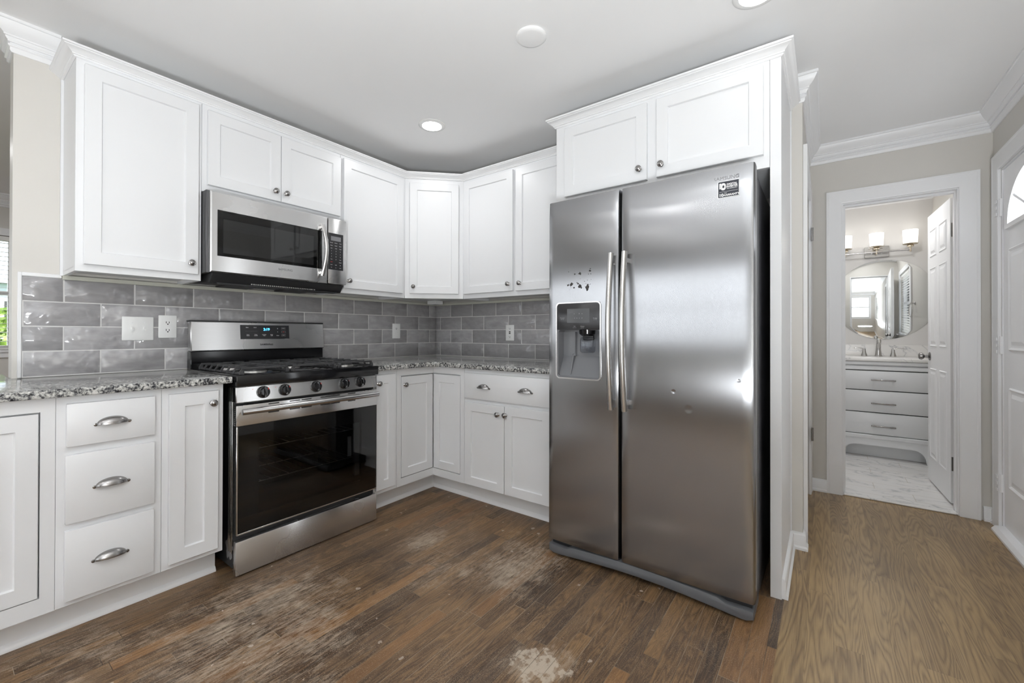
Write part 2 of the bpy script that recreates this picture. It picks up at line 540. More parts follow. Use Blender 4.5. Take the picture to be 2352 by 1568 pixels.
class MB:
    def __init__(s, fr=WLD):
        s.bm = bmesh.new()
        s.fr = fr
        s.mi = 0
    def _setmat(s, faces):
        for f in faces:
            f.material_index = s.mi
    def box(s, u0, u1, n0, n1, z0, z1, b=0.0, seg=1):
        bm = s.bm
        vs = [bm.verts.new(s.fr.p(u, n, z)) for u in (u0, u1) for n in (n0, n1) for z in (z0, z1)]
        idx = [(0, 1, 3, 2), (4, 6, 7, 5), (0, 4, 5, 1), (2, 3, 7, 6), (0, 2, 6, 4), (1, 5, 7, 3)]
        fs = [bm.faces.new([vs[i] for i in q]) for q in idx]
        s._setmat(fs)
        bmesh.ops.recalc_face_normals(bm, faces=fs)
        if b > 0:
            es = list({e for f in fs for e in f.edges})
            bmesh.ops.bevel(bm, geom=es, offset=b, segments=seg, affect='EDGES', profile=0.5, material=-1)
        return s
    def hexa(s, pts, b=0.0):
        """8 world points ordered like box"""
        bm = s.bm
        vs = [bm.verts.new(V(p)) for p in pts]
        idx = [(0, 1, 3, 2), (4, 6, 7, 5), (0, 4, 5, 1), (2, 3, 7, 6), (0, 2, 6, 4), (1, 5, 7, 3)]
        fs = [bm.faces.new([vs[i] for i in q]) for q in idx]
        s._setmat(fs)
        bmesh.ops.recalc_face_normals(bm, faces=fs)
        if b > 0:
            es = list({e for f in fs for e in f.edges})
            bmesh.ops.bevel(bm, geom=es, offset=b, segments=1, affect='EDGES', profile=0.5)
        return s
    def prism(s, pts, a, b, axis='n', bev=0.0):
        """polygon in two frame axes extruded along the third; pts given as pairs of the other two axes in (u,n,z) order"""
        bm = s.bm
        def mk(t):
            out = []
            for q in pts:
                if axis == 'u':
                    out.append(bm.verts.new(s.fr.p(t, q[0], q[1])))
                elif axis == 'n':
                    out.append(bm.verts.new(s.fr.p(q[0], t, q[1])))
                else:
                    out.append(bm.verts.new(s.fr.p(q[0], q[1], t)))
            return out
        A, B = mk(a), mk(b)
        n = len(pts)
        fs = [bm.faces.new(A), bm.faces.new(B[::-1])]
        for i in range(n):
            fs.append(bm.faces.new([A[i], B[i], B[(i + 1) % n], A[(i + 1) % n]]))
        s._setmat(fs)
        bmesh.ops.recalc_face_normals(bm, faces=fs)
        if bev > 0:
            es = list(set(fs[0].edges) | set(fs[1].edges))
            bmesh.ops.bevel(bm, geom=es, offset=bev, segments=2, affect='EDGES', profile=0.5)
        return s
    def lathe(s, prof, o, axis, seg=24, caps=True):
        """prof: list of (radius, distance along axis)"""
        bm = s.bm
        ax = V(axis).normalized()
        t = V((0, 0, 1)) if abs(ax.z) < 0.9 else V((1, 0, 0))
        a = ax.cross(t).normalized()
        b = ax.cross(a).normalized()
        o = V(o)
        rings = []
        for r, d in prof:
            if r < 1e-6:
                rings.append([bm.verts.new(o + ax * d)])
            else:
                rings.append([bm.verts.new(o + ax * d + (a * math.cos(2 * PI * i / seg) + b * math.sin(2 * PI * i / seg)) * r) for i in range(seg)])
        fs = []
        for r0, r1 in zip(rings, rings[1:]):
            for i in range(seg):
                j = (i + 1) % seg
                if len(r0) == 1 and len(r1) == 1:
                    continue
                if len(r0) == 1:
                    fs.append(bm.faces.new([r0[0], r1[i], r1[j]]))
                elif len(r1) == 1:
                    fs.append(bm.faces.new([r0[i], r0[j], r1[0]]))
                else:
                    fs.append(bm.faces.new([r0[i], r0[j], r1[j], r1[i]]))
        if caps:
            for r in (rings[0], rings[-1]):
                if len(r) > 2:
                    fs.append(bm.faces.new(r))
        s._setmat(fs)
        bmesh.ops.recalc_face_normals(bm, faces=fs)
        return s
    def tube(s, pts, r, seg=12, flat=None):
        bm = s.bm
        pts = [V(p) for p in pts]
        rings = []
        prev = None
        for i, p in enumerate(pts):
            d = (pts[min(i + 1, len(pts) - 1)] - pts[max(i - 1, 0)]).normalized()
            if prev is None:
                t = V((0, 0, 1)) if abs(d.z) < 0.9 else V((1, 0, 0))
                a = d.cross(t).normalized()
            else:
                a = (prev - d * prev.dot(d)).normalized()
            prev = a
            b = d.cross(a).normalized()
            rr = r[i] if isinstance(r, (list, tuple)) else r
            fa = flat or 1.0
            rings.append([bm.verts.new(p + a * math.cos(2 * PI * k / seg) * rr + b * math.sin(2 * PI * k / seg) * rr * fa) for k in range(seg)])
        fs = []
        for r0, r1 in zip(rings, rings[1:]):
            for k in range(seg):
                j = (k + 1) % seg
                fs.append(bm.faces.new([r0[k], r0[j], r1[j], r1[k]]))
        fs.append(bm.faces.new(rings[0]))
        fs.append(bm.faces.new(rings[-1][::-1]))
        s._setmat(fs)
        bmesh.ops.recalc_face_normals(bm, faces=fs)
        return s
    def shaker(s, u0, u1, z0, z1, n0, t=0.019, st=0.053, rec=0.009, b=0.0015):
        """slab with recessed centre panel"""
        bm = s.bm
        nf = n0 + t
        P = s.fr.p
        def ring(a, bb, c, d, n):
            return [bm.verts.new(P(a, n, c)), bm.verts.new(P(bb, n, c)), bm.verts.new(P(bb, n, d)), bm.verts.new(P(a, n, d))]
        back = ring(u0, u1, z0, z1, n0)
        side = ring(u0, u1, z0, z1, nf - b)
        fo = ring(u0 + b, u1 - b, z0 + b, z1 - b, nf)
        fi = ring(u0 + st, u1 - st, z0 + st, z1 - st, nf)
        fb = ring(u0 + st + 0.0035, u1 - st - 0.0035, z0 + st + 0.0035, z1 - st - 0.0035, nf - rec)
        fs = [bm.faces.new(back[::-1]), bm.faces.new(fb)]
        for r0, r1 in ((back, side), (side, fo), (fo, fi), (fi, fb)):
            for i in range(4):
                j = (i + 1) % 4
                fs.append(bm.faces.new([r0[i], r0[j], r1[j], r1[i]]))
        s._setmat(fs)
        bmesh.ops.recalc_face_normals(bm, faces=fs)
        return s

def smooth(me, ang=40):
    for p in me.polygons:
        p.use_smooth = True
    try:
        me.set_sharp_from_angle(angle=math.radians(ang))
    except Exception:
        pass

def setp(o, label=None, cat=None, group=None, kind=None):
    if label:
        o['label'] = label
    if cat:
        o['category'] = cat
    if group:
        o['group'] = group
    if kind:
        o['kind'] = kind
    return o

def wloc(o):
    v = V((0, 0, 0))
    while o is not None:
        v = v + o.location
        o = o.parent
    return v

def build(name, mb, mat, parent=None, sm=True, origin=None, **kw):
    bm = mb.bm
    if parent is not None:
        org = wloc(parent)
    else:
        if origin is None:
            xs = [v.co for v in bm.verts]
            mn = [min(c[i] for c in xs) for i in range(3)]
            mx = [max(c[i] for c in xs) for i in range(3)]
            origin = ((mn[0] + mx[0]) / 2, (mn[1] + mx[1]) / 2, mn[2])
        org = V(origin)
    bmesh.ops.translate(bm, vec=-org, verts=bm.verts)
    me = bpy.data.meshes.new(name)
    bm.to_mesh(me)
    bm.free()
    mats = mat if isinstance(mat, (list, tuple)) else [mat]
    for m in mats:
        me.materials.append(m)
    if sm:
        smooth(me)
    o = bpy.data.objects.new(name, me)
    COL.objects.link(o)
    if parent is not None:
        o.parent = parent
    else:
        o.location = org
    return setp(o, **kw)

def empty(name, loc, label, cat, group=None):
    o = bpy.data.objects.new(name, None)
    o.empty_display_size = 0.05
    COL.objects.link(o)
    o.location = loc
    return setp(o, label, cat, group)

def text(name, body, fr, u, n, z, size, mat, parent, ext=0.0004, align='CENTER', tilt=0.0, bold=0.0, sx=1.0):
    c = bpy.data.curves.new(name, 'FONT')
    c.body = body
    c.size = size
    c.extrude = ext
    c.offset = bold
    c.align_x = align
    c.align_y = 'CENTER'
    c.resolution_u = 3
    c.materials.append(mat)
    o = bpy.data.objects.new(name, c)
    COL.objects.link(o)
    m = fr.mat(u, n, z)
    if tilt:
        m = m @ Matrix.Rotation(tilt, 4, 'X')
    if sx != 1.0:
        m = m @ Matrix.Diagonal((sx, 1, 1, 1))
    m.translation = m.translation - wloc(parent)
    bpy.context.view_layer.update()
    me = bpy.data.meshes.new_from_object(o.evaluated_get(bpy.context.evaluated_depsgraph_get()))
    bpy.data.objects.remove(o)
    bpy.data.curves.remove(c)
    me.name = name
    me.transform(m)
    o = bpy.data.objects.new(name, me)
    COL.objects.link(o)
    o.parent = parent
    return o

def sweep(name, prof, path, z, inward, mat, closed=False, **kw):
    """prof: list of (out, dz) ; path: xy points; inward=+1 if 'out' is to the left of travel"""
    mb = MB()
    bm = mb.bm
    pts = [V((p[0], p[1], 0)) for p in path]
    rings = []
    n = len(pts)
    for i in range(n):
        if closed:
            d0 = (pts[i] - pts[i - 1]).normalized()
            d1 = (pts[(i + 1) % n] - pts[i]).normalized()
        else:
            d0 = (pts[i] - pts[i - 1]).normalized() if i else (pts[1] - pts[0]).normalized()
            d1 = (pts[i + 1] - pts[i]).normalized() if i < n - 1 else d0
        n0 = V((-d0.y, d0.x, 0)) * inward
        n1 = V((-d1.y, d1.x, 0)) * inward
        m = (n0 + n1)
        m = m / max(m.dot(n0), 0.2) if m.length > 1e-6 else n0
        rings.append([bm.verts.new(pts[i] + m * o + V((0, 0, z + dz))) for o, dz in prof])
    k = len(prof)
    fs = []
    rng = range(n if closed else n - 1)
    for i in rng:
        r0, r1 = rings[i], rings[(i + 1) % n]
        for a in range(k):
            b = (a + 1) % k
            fs.append(bm.faces.new([r0[a], r0[b], r1[b], r1[a]]))
    if not closed:
        fs.append(bm.faces.new(rings[0]))
        fs.append(bm.faces.new(rings[-1][::-1]))
    bmesh.ops.recalc_face_normals(bm, faces=fs)
    return build(name, mb, mat, sm=True, **kw)

# ------------------------------------------------------------------ room shell
def struct(name, mb, mat, **kw):
    return build(name, mb, mat, sm=False, kind='structure', **kw)

XD, YB, XR, YL = -3.54, 1.07, 3.60, -6.30       # dining wall, bath wall, right wall, living wall
WE = -2.487                                     # end of the left wall

YC = YL
mb = MB()
mb.box(XD, 2.66, YC, 0.0, -0.05, 0.0)
mb.box(XD, -0.115, 0.0, 0.5, -0.05, 0.0)
struct('floor', mb, WOODK, label='dark worn narrow strip oak kitchen floor with pale scuffs')
mb = MB()
mb.box(2.66, XR, YC, 0.0, -0.05, 0.0)
mb.box(2.48, XR, 0.0, YB + 0.02, -0.05, 0.0)
struct('floor_hall', mb, WOODH, label='lighter satin oak hall floor with bold grain')
mb = MB().box(2.5, XR, YB + 0.02, 2.86, -0.05, 0.004)
struct('floor_bath', mb, MARBF, label='white marble plank tile bathroom floor')
mb = MB().box(XD, XR, YL, 0.5, H, H + 0.08)
mb.box(2.59, XR, 0.5, 2.86, H, H + 0.08)
struct('ceiling', mb, CEIL)

mb = MB().box(-0.115, 0.0, WE, 0.5, 0.0, H)
struct('wall_left', mb, WALL, label='short greige wall behind range run')
mb = MB().box(0.0, 2.705, 0.0, 0.115, 0.0, H)
struct('wall_back', mb, WALL)
# hall side wall with a closet doorway
mb = MB()
mb.box(2.59, 2.705, 0.115, 0.14, 0, H)
mb.box(2.59, 2.705, 0.95, YB, 0, H)
mb.box(2.59, 2.705, 0.14, 0.95, 2.04, H)
struct('wall_hall', mb, WALL)
mb = MB().box(2.48, 2.585, 0.116, YB, 0, H)  # unseen solid block behind the closet door, added to stop a sky light leak
struct('closet_light_block', mb, WALL)
# bath wall with doorway
mb = MB()
mb.box(2.5, 2.885, YB, YB + 0.115, 0, H)
mb.box(3.465, XR, YB, YB + 0.115, 0, H)
mb.box(2.885, 3.465, YB, YB + 0.115, 2.02, H)
struct('wall_bath', mb, WALL)
# right wall: living window, front door, bath window
mb = MB()
def wall_x(mb, x0, x1, y0, y1, holes):
    ys = sorted(holes)
    cur = y0
    for (a, b, z0, z1) in ys:
        mb.box(x0, x1, cur, a, 0, H)
        if z0 > 0:
            mb.box(x0, x1, a, b, 0, z0)
        mb.box(x0, x1, a, b, z1, H)
        cur = b
    mb.box(x0, x1, cur, y1, 0, H)
wall_x(mb, XR, XR + 0.12, YL, 2.86, [(-5.8, -3.3, 0.9, 2.1), (-0.66, -0.42, 0.25, 2.03), (0.0, 0.925, 0.0, 2.05), (1.45, 2.10, 0.95, 1.95)])
struct('wall_right', mb, WALL)
mb = MB()
mb.box(XD, -3.2, YL - 0.12, YL, 0, H)
mb.box(-1.1, -0.85, YL - 0.12, YL, 0, H)
mb.box(1.15, 1.40, YL - 0.12, YL, 0, H)
mb.box(3.35, XR, YL - 0.12, YL, 0, H)
for a, b in ((-3.2, -1.1), (-0.85, 1.15), (1.40, 3.35)):
    mb.box(a, b, YL - 0.12, YL, 0, 0.9)
    mb.box(a, b, YL - 0.12, YL, 2.2, H)
struct('wall_living', mb, WALL)
mb = MB()
wall_x(mb, XD - 0.12, XD, YL, 0.5, [(-4.0, -2.215, 0.94, 2.04)])
struct('wall_dining', mb, WALL)
mb = MB().box(XD, -0.115, 0.5, 0.6, 0, H)
struct('wall_dining_back', mb, WALL)
mb = MB().box(2.4, 2.5, YB, 2.95, 0, H)
struct('wall_bath_left', mb, BATHW)
mb = MB().box(2.5, XR, 2.86, 2.98, 0, H)
struct('wall_bath_back', mb, BATHW)

# crown mouldings
CROWN = [(0, 0), (0.068, 0), (0.068, -0.012), (0.063, -0.014), (0.060, -0.022), (0.052, -0.036), (0.040, -0.050), (0.030, -0.058), (0.030, -0.064), (0.025, -0.066),
         (0.024, -0.072), (0.018, -0.078), (0.018, -0.083), (0.011, -0.085), (0.011, -0.089), (0.017, -0.093), (0.017, -0.099), (0.011, -0.103), (0.011, -0.116), (0.006, -0.122), (0, -0.122)]
sweep('trim_1', CROWN, [(0, -2.352), (0, WE), (-0.115, WE), (-0.115, 0.5)], H, 1, TRIM, kind='structure', label='white crown moulding wrapping the left wall end')
sweep('trim_2', CROWN, [(2.657, 0.0), (2.705, 0.0), (2.705, YB), (XR, YB), (XR, YL), (XD, YL), (XD, 0.5), (-0.115, 0.5)], H, -1, TRIM, kind='structure', label='white crown moulding around hall and living room')
sweep('trim_3', [(0, 0), (0.05, 0), (0.05, -0.01), (0.012, -0.05), (0, -0.06)], [(2.5, 1.185), (XR, 1.185), (XR, 2.86), (2.5, 2.86)], H, 1, TRIM, closed=True, kind='structure', label='white crown moulding in the bathroom')

# cabinet crown (top line 2.30 on the wall units, 2.325 on the refrigerator unit)
CC = [(0.0, 0), (0.004, 0), (0.008, 0.003), (0.008, 0.007), (0.013, 0.009), (0.013, 0.012), (0.016, 0.014), (0.022, 0.019), (0.032, 0.0265), (0.038, 0.029), (0.038, 0.032), (0.045, 0.034), (0.045, 0.041), (0.0, 0.041)]
ccm = sweep('trim_4', CC, [(0.0, -2.338), (0.294, -2.338), (0.294, -0.600), (0.600, -0.294), (1.566, -0.294)], 2.259, -1, TRIM, kind='structure', label='white crown moulding along the tops of the wall cabinets')
CC2 = [(o, z * 1.15) for o, z in CC]
sweep('trim_5', CC2, [(1.566, -0.0), (1.566, -0.566), (2.652, -0.566), (2.652, -0.0)], 2.278, -1, TRIM, kind='structure', label='white crown moulding on the cabinet above refrigerator')

# baseboards
BBP = [(0, 0), (0.022, 0), (0.022, 0.012), (0.014, 0.020), (0.014, 0.072), (0.008, 0.082), (0, 0.085)]
sweep('baseboard_back', BBP, [(2.652, -0.555), (2.652, 0.0), (2.705, 0.0), (2.705, 0.05)], 0, -1, TRIM, kind='structure')
sweep('baseboard_hall', BBP, [(2.705, 1.04), (2.705, YB), (2.806, YB)], 0, -1, TRIM, kind='structure')
sweep('baseboard_bath_wall', BBP, [(3.556, YB), (XR, YB), (XR, 1.03)], 0, -1, TRIM, kind='structure')
sweep('baseboard_right', BBP, [(XR, -0.10), (XR, YL)], 0, -1, TRIM, kind='structure')
# toe kicks with shoe moulding under the base cabinets
TKP = [(0, 0), (0.018, 0), (0.018, 0.006), (0.012, 0.018), (0.006, 0.022), (0.004, 0.024), (0.004, 0.128), (0, 0.128)]
sweep('baseboard_left', TKP, [(0.50, -3.3), (0.50, -1.895)], 0, -1, TRIM, kind='structure', label='white toe kick and shoe strip under drawer cabinets')
sweep('baseboard_corner', TKP, [(0.50, -1.105), (0.50, -0.50), (1.62, -0.50)], 0, -1, TRIM, kind='structure', label='scuffed white toe kick around the inner corner')

# ------------------------------------------------------------------ cabinets
def knob(parent, fr, u, n, z, s=1.0):
    mb = MB()
    mb.lathe([(0.0115 * s, 0), (0.0115 * s, 0.002), (0.0065 * s, 0.006), (0.0060 * s, 0.012), (0.012 * s, 0.015), (0.0155 * s, 0.018), (0.0150 * s, 0.021), (0.0118 * s, 0.0225), (0.0108 * s, 0.0222), (0.006 * s, 0.0262), (0.0, 0.0275)],
             fr.p(u, n, z), fr.n, 24)
    return build('knob', mb, NICKEL, parent, label='brushed nickel round knob')

def cup_pull(parent, fr, u, n, z):
    mb = MB()
    bm = mb.bm
    a, d, h = 0.0465, 0.023, 0.027
    nu, nv = 24, 8
    def grid(k):
        g = []
        for j in range(nv + 1):
            ph = PI / 2 * j / nv
            row = []
            for i in range(nu + 1):
                th = PI * i / nu
                row.append(bm.verts.new(fr.p(u - (a - k) * math.cos(th), n + 0.001 + (d - k) * math.sin(th) * math.sin(ph), z - 0.012 + (h - k) * math.sin(th) * math.cos(ph))))
            g.append(row)
        return g
    g0, g1 = grid(0), grid(0.0018)
    for j in range(nv):
        for i in range(nu):
            bm.faces.new([g0[j][i], g0[j][i + 1], g0[j + 1][i + 1], g0[j + 1][i]])
            bm.faces.new([g1[j][i], g1[j + 1][i], g1[j + 1][i + 1], g1[j][i + 1]])
    for i in range(nu):
        bm.faces.new([g0[nv][i], g0[nv][i + 1], g1[nv][i + 1], g1[nv][i]])
    bmesh.ops.remove_doubles(bm, verts=bm.verts, dist=1e-5)
    bmesh.ops.recalc_face_normals(bm, faces=bm.faces)
    # thin flange following the arc and ears with screws
    fl = []
    for i in range(nu + 1):
        th = PI * i / nu
        fl.append((u - (a + 0.003) * math.cos(th), z - 0.0135 + (h + 0.0035) * math.sin(th)))
    mb.prism(fl, n, n + 0.002, 'n')
    for sgn in (-1, 1):
        mb.lathe([(0.0058, 0), (0.0058, 0.0022), (0.0040, 0.0030), (0.0024, 0.0030), (0.0022, 0.0036), (0, 0.0040)], fr.p(u + sgn * (a + 0.0015), n, z - 0.0105), fr.n, 16)
    return build('cup_pull', mb, NICKEL, parent, label='brushed nickel cup pull')

def cab_body(name, fr, u0, u1, depth, z0, z1, label, cat, openings=None, parent_loc=None, extra=None):
    c = fr.p((u0 + u1) / 2, depth / 2, 0)
    root = empty(name, (c.x, c.y, z0), label, cat)
    return root

def face_frame(mb, u0, u1, z0, z1, n0, n1, holes):
    """rect face with rectangular holes, holes sorted in columns: list of (ua,ub,[(za,zb)...])"""
    cur = u0
    for ua, ub, zs in holes:
        mb.box(cur, ua, n0, n1, z0, z1)
        cz = z0
        for za, zb in zs:
            mb.box(ua, ub, n0, n1, cz, za)
            cz = zb
        mb.box(ua, ub, n0, n1, cz, z1)
        cur = ub
    mb.box(cur, u1, n0, n1, z0, z1)

def wall_cabinet(fr, u0, u1, z0, z1, depth, doors, label, body_extra=None):
    """doors: list of (u0,u1,z0,z1,knob_u,knob_z)"""
    root = cab_body('wall_cabinet', fr, u0, u1, depth, z0, z1, label, 'cabinet')
    mb = MB(fr)
    mb.box(u0 + 0.0005, u1 - 0.0005, 0.001, depth - 0.019, z0 + 0.018, z1)
    mb.box(u0 + 0.0005, u1 - 0.0005, depth - 0.019, depth, z0, z1, 0.0012)
    mb.box(u0 + 0.0005, u0 + 0.016, 0.001, depth - 0.019, z0, z0 + 0.019)
    mb.box(u1 - 0.016, u1 - 0.0005, 0.001, depth - 0.019, z0, z0 + 0.019)
    if body_extra:
        body_extra(mb)
    build('body', mb, WHITE, root)
    for (a, b, c, d, ku, kz) in doors:
        m = MB(fr).shaker(a, b, c, d, depth + 0.001)
        dr = build('door', m, WHITE, root, sm=False)
        if ku is not None:
            knob(dr, fr, ku, depth + 0.020, kz)
    return root

UD = 0.294
def scribe(mb):
    mb.box(-2.346, -2.337, 0.001, 0.018, 1.37, 2.259)
wall_cabinet(FA, -2.338, -1.889, 1.370, 2.262, UD, [(-2.313, -1.906, 1.400, 2.240, -1.938, 1.452)], 'tall single-door white wall cabinet at the open end of the run, left of the microwave', scribe)
wall_cabinet(FA, -1.889, -1.127, 1.822, 2.262, UD, [(-1.867, -1.5095, 1.857, 2.233, -1.542, 1.908), (-1.5065, -1.134, 1.857, 2.233, -1.482, 1.908)], 'short two-door white wall cabinet directly above the microwave')
wall_cabinet(FA, -1.127, -0.600, 1.370, 2.262, UD, [(-1.112, -0.630, 1.402, 2.240, -1.078, 1.450)], 'single-door white wall cabinet between microwave and corner unit')
wall_cabinet(FB, 0.600, 1.566, 1.370, 2.262, UD, [(0.617, 1.073, 1.404, 2.240, 1.040, 1.453), (1.098, 1.550, 1.402, 2.240, 1.136, 1.452)], 'two-door white wall cabinet between corner unit and refrigerator')
# diagonal corner cabinet
root = empty('corner_cabinet', (0.25, -0.25, 1.37), 'white diagonal corner wall cabinet with a single narrow door', 'cabinet')
mb = MB()
mb.prism([(0.001, -0.001), (0.001, -0.5995), (0.2935, -0.5995), (0.5995, -0.2935), (0.5995, -0.001)], 1.388, 2.262, 'z')
mb.fr = FD
mb.box(0.0006, 0.432, -0.019, 0, 1.370, 2.262, 0.001)
build('body', mb, WHITE, root, sm=False)
m = MB(FD).shaker(0.036, 0.396, 1.405, 2.226, 0.001)
dr = build('door', m, WHITE, root, sm=False)
knob(dr, FD, 0.063, 0.020, 1.455)
# ledger strips on the wall under the cabinets
mb = MB(FA).box(-2.338, -0.002, 0.0125, 0.030, 1.352, 1.370)
build('ledger_strip', mb, RAW, label='cream ledger strip under wall cabinets on the range wall', cat='trim strip')
mb = MB(FB).box(0.031, 1.62, 0.0125, 0.030, 1.352, 1.370)
build('ledger_strip', mb, RAW, label='cream ledger strip under wall cabinets beside refrigerator', cat='trim strip')
mb = MB().box(0.09, 0.19, -0.19, -0.10, 1.352, 1.386, 0.004)
build('junction_box', mb, PLASTIC, label='small white junction box under the diagonal corner cabinet', cat='junction box')

# refrigerator surround
root = empty('refrigerator_cabinet', (2.09, -0.28, 1.822), 'deep two-door white cabinet above the refrigerator', 'cabinet')
mb = MB(FB)
mb.box(1.567, 2.610, 0.001, 0.547, 1.842, 2.279)
mb.box(1.567, 2.610, 0.547, 0.566, 1.822, 2.279, 0.001)
mb.box(1.567, 1.585, 0.001, 0.547, 1.822, 1.842)
build('body', mb, WHITE, root, sm=False)
for (a, b, c, d, ku, kz) in [(1.628, 2.090, 1.874, 2.256, 2.054, 1.931), (2.137, 2.588, 1.875, 2.257, 2.162, 1.930)]:
    dr = build('door', MB(FB).shaker(a, b, c, d, 0.567), WHITE, root, sm=False)
    knob(dr, FB, ku, 0.586, kz)
mb = MB(FB)
mb.box(2.611, 2.652, 0.001, 0.566, 0.0, 2.279, 0.001)
mb.box(2.652, 2.658, 0.001, 0.010, 0.086, 2.31)
build('end_panel', mb, WHITE, sm=False, label='tall narrow white end panel right of the refrigerator', cat='cabinet panel')
mb = MB(FB).box(1.600, 2.609, 0.001, 0.02, 1.66, 1.70, 0.002)
mb.box(1.600, 2.609, 0.001, 0.012, 1.60, 1.64, 0.002)
build('wall_cleat', mb, TRIM, label='white wall cleats in dark gap behind refrigerator top', cat='cleat')

BD, BT = 0.611, 0.884
def base_cabinet(name, fr, u0, u1, label, doors=(), drawers=(), z0=0.130, inset=None):
    c = fr.p((u0 + u1) / 2, 0.3, 0)
    root = empty(name, (c.x, c.y, z0), label, 'cabinet')
    mb = MB(fr)
    if inset:
        a, b, c_, d = inset
        mb.box(u0 + 0.0005, u1 - 0.0005, 0.002, BD - 0.024, z0, BT)
        face_frame(mb, u0 + 0.0005, u1 - 0.0005, z0, BT, BD - 0.0235, BD, [(a - 0.004, b + 0.004, [(c_ - 0.003, d + 0.006)])])
    else:
        mb.box(u0 + 0.0005, u1 - 0.0005, 0.002, BD, z0, BT, 0.0008)
    build('body', mb, WHITE, root, sm=False)
    for (a, b, c_, d, ku, kz, n0) in doors:
        dr = build('door', MB(fr).shaker(a, b, c_, d, n0), WHITE, root, sm=False)
        if ku is not None:
            knob(dr, fr, ku, n0 + 0.019, kz)
    for (a, b, c_, d, pulls) in drawers:
        dr = build('drawer', MB(fr).box(a, b, BD + 0.001, BD + 0.020, c_, d, 0.0022, 2), WHITE, root)
        for pu in pulls:
            cup_pull(dr, fr, pu, BD + 0.020, (c_ + d) / 2 + 0.003)
    return root
base_cabinet('base_cabinet', FA, -3.05, -2.427, 'white base cabinet at far left with dark gap around inset door', doors=[(-2.95, -2.468, 0.192, 0.829, None, 0, BD - 0.017)], inset=(-2.95, -2.468, 0.192, 0.829))
base_cabinet('drawer_cabinet', FA, -2.427, -2.126, 'white base cabinet with three stacked drawers and cup pulls',
             drawers=[(-2.402, -2.151, 0.702, 0.856, [-2.279]), (-2.404, -2.152, 0.426, 0.672, [-2.281]), (-2.405, -2.153, 0.152, 0.402, [-2.283])])
base_cabinet('base_cabinet', FA, -2.126, -1.902, 'narrow single-door white base cabinet between drawers and range', doors=[(-2.104, -1.926, 0.154, 0.856, -1.951, 0.804, BD + 0.001)])
base_cabinet('base_cabinet', FA, -1.100, -0.925, 'narrow white base cabinet right of range, its door half hidden', doors=[(-1.092, -0.951, 0.158, 0.857, -1.080, 0.806, BD + 0.001)])
base_cabinet('base_cabinet', FB, 0.905, 1.640, 'white base cabinet with wide drawer over two doors, left of refrigerator',
             doors=[(0.923, 1.2425, 0.140, 0.668, 1.198, 0.617, BD + 0.001), (1.2475, 1.567, 0.142, 0.672, 1.255, 0.619, BD + 0.001)],
             drawers=[(0.922, 1.567, 0.694, 0.856, [1.083, 1.399])])
# lazy susan corner base
root = empty('corner_base_cabinet', (0.4, -0.4, 0.13), 'white inner corner base cabinet with folded two-leaf door', 'cabinet')
mb = MB()
mb.prism([(0.002, -0.002), (0.002, -0.9245), (0.587, -0.9245), (0.587, -0.587), (0.9045, -0.587), (0.9045, -0.002)], 0.130, 0.884, 'z')
mb.fr = FA
mb.box(-0.9245, -0.891, 0.587, BD, 0.130, BT)
mb.box(-0.891, -BD, 0.587, BD, 0.130, 0.179)
mb.box(-0.891, -BD, 0.587, BD, 0.837, BT)
mb.fr = FB
mb.box(0.868, 0.9045, 0.587, BD, 0.130, BT)
mb.box(0.587, 0.868, 0.587, BD, 0.130, 0.179)
mb.box(0.587, 0.868, 0.587, BD, 0.837, BT)
build('body', mb, WHITE, root, sm=False)
dr = build('door', MB(FA).shaker(-0.886, -0.616, 0.183, 0.830, BD - 0.018), WHITE, root, sm=False, label='left leaf of the folded corner door')
knob(dr, FA, -0.862, BD + 0.001, 0.778)
build('door', MB(FB).shaker(0.6165, 0.864, 0.183, 0.830, BD - 0.018), WHITE, root, sm=False, label='right leaf of the folded corner door')

# ------------------------------------------------------------------ countertops
def edge_slab(name, pts, z0, z1, **kw):
    mb = MB()
    mb.prism(pts, z0, z1, 'z')
    es = [e for e in mb.bm.edges if abs(e.verts[0].co.z - e.verts[1].co.z) < 1e-6]
    bmesh.ops.bevel(mb.bm, geom=es, offset=0.005, segments=3, affect='EDGES', profile=0.5)
    return build(name, mb, GRAN, **kw)
edge_slab('countertop', [(-0.30, -3.30), (0.650, -3.30), (0.650, -1.880), (0.002, -1.880), (0.002, -2.4885), (-0.30, -2.4885)], 0.8845, 0.9145,
          label='speckled grey granite countertop left of the range', cat='countertop')
arc = []
for i in range(7):
    t = PI / 2 * i / 6
    arc.append((0.650 + 0.035 - 0.035 * math.cos(t), -0.650 - 0.035 + 0.035 * math.sin(t)))
edge_slab('countertop', [(0.002, -1.098), (0.650, -1.098)] + arc + [(1.640, -0.650), (1.640, -0.002), (0.002, -0.002)], 0.8845, 0.9145,
          label='speckled grey granite countertop turning the corner to the refrigerator', cat='countertop')
# peninsula support under the counter beyond the wall end
mb = MB().box(-0.115, -0.002, -3.2, WE - 0.001, 0.0, 0.884)
struct('wall_peninsula', mb, WALL)

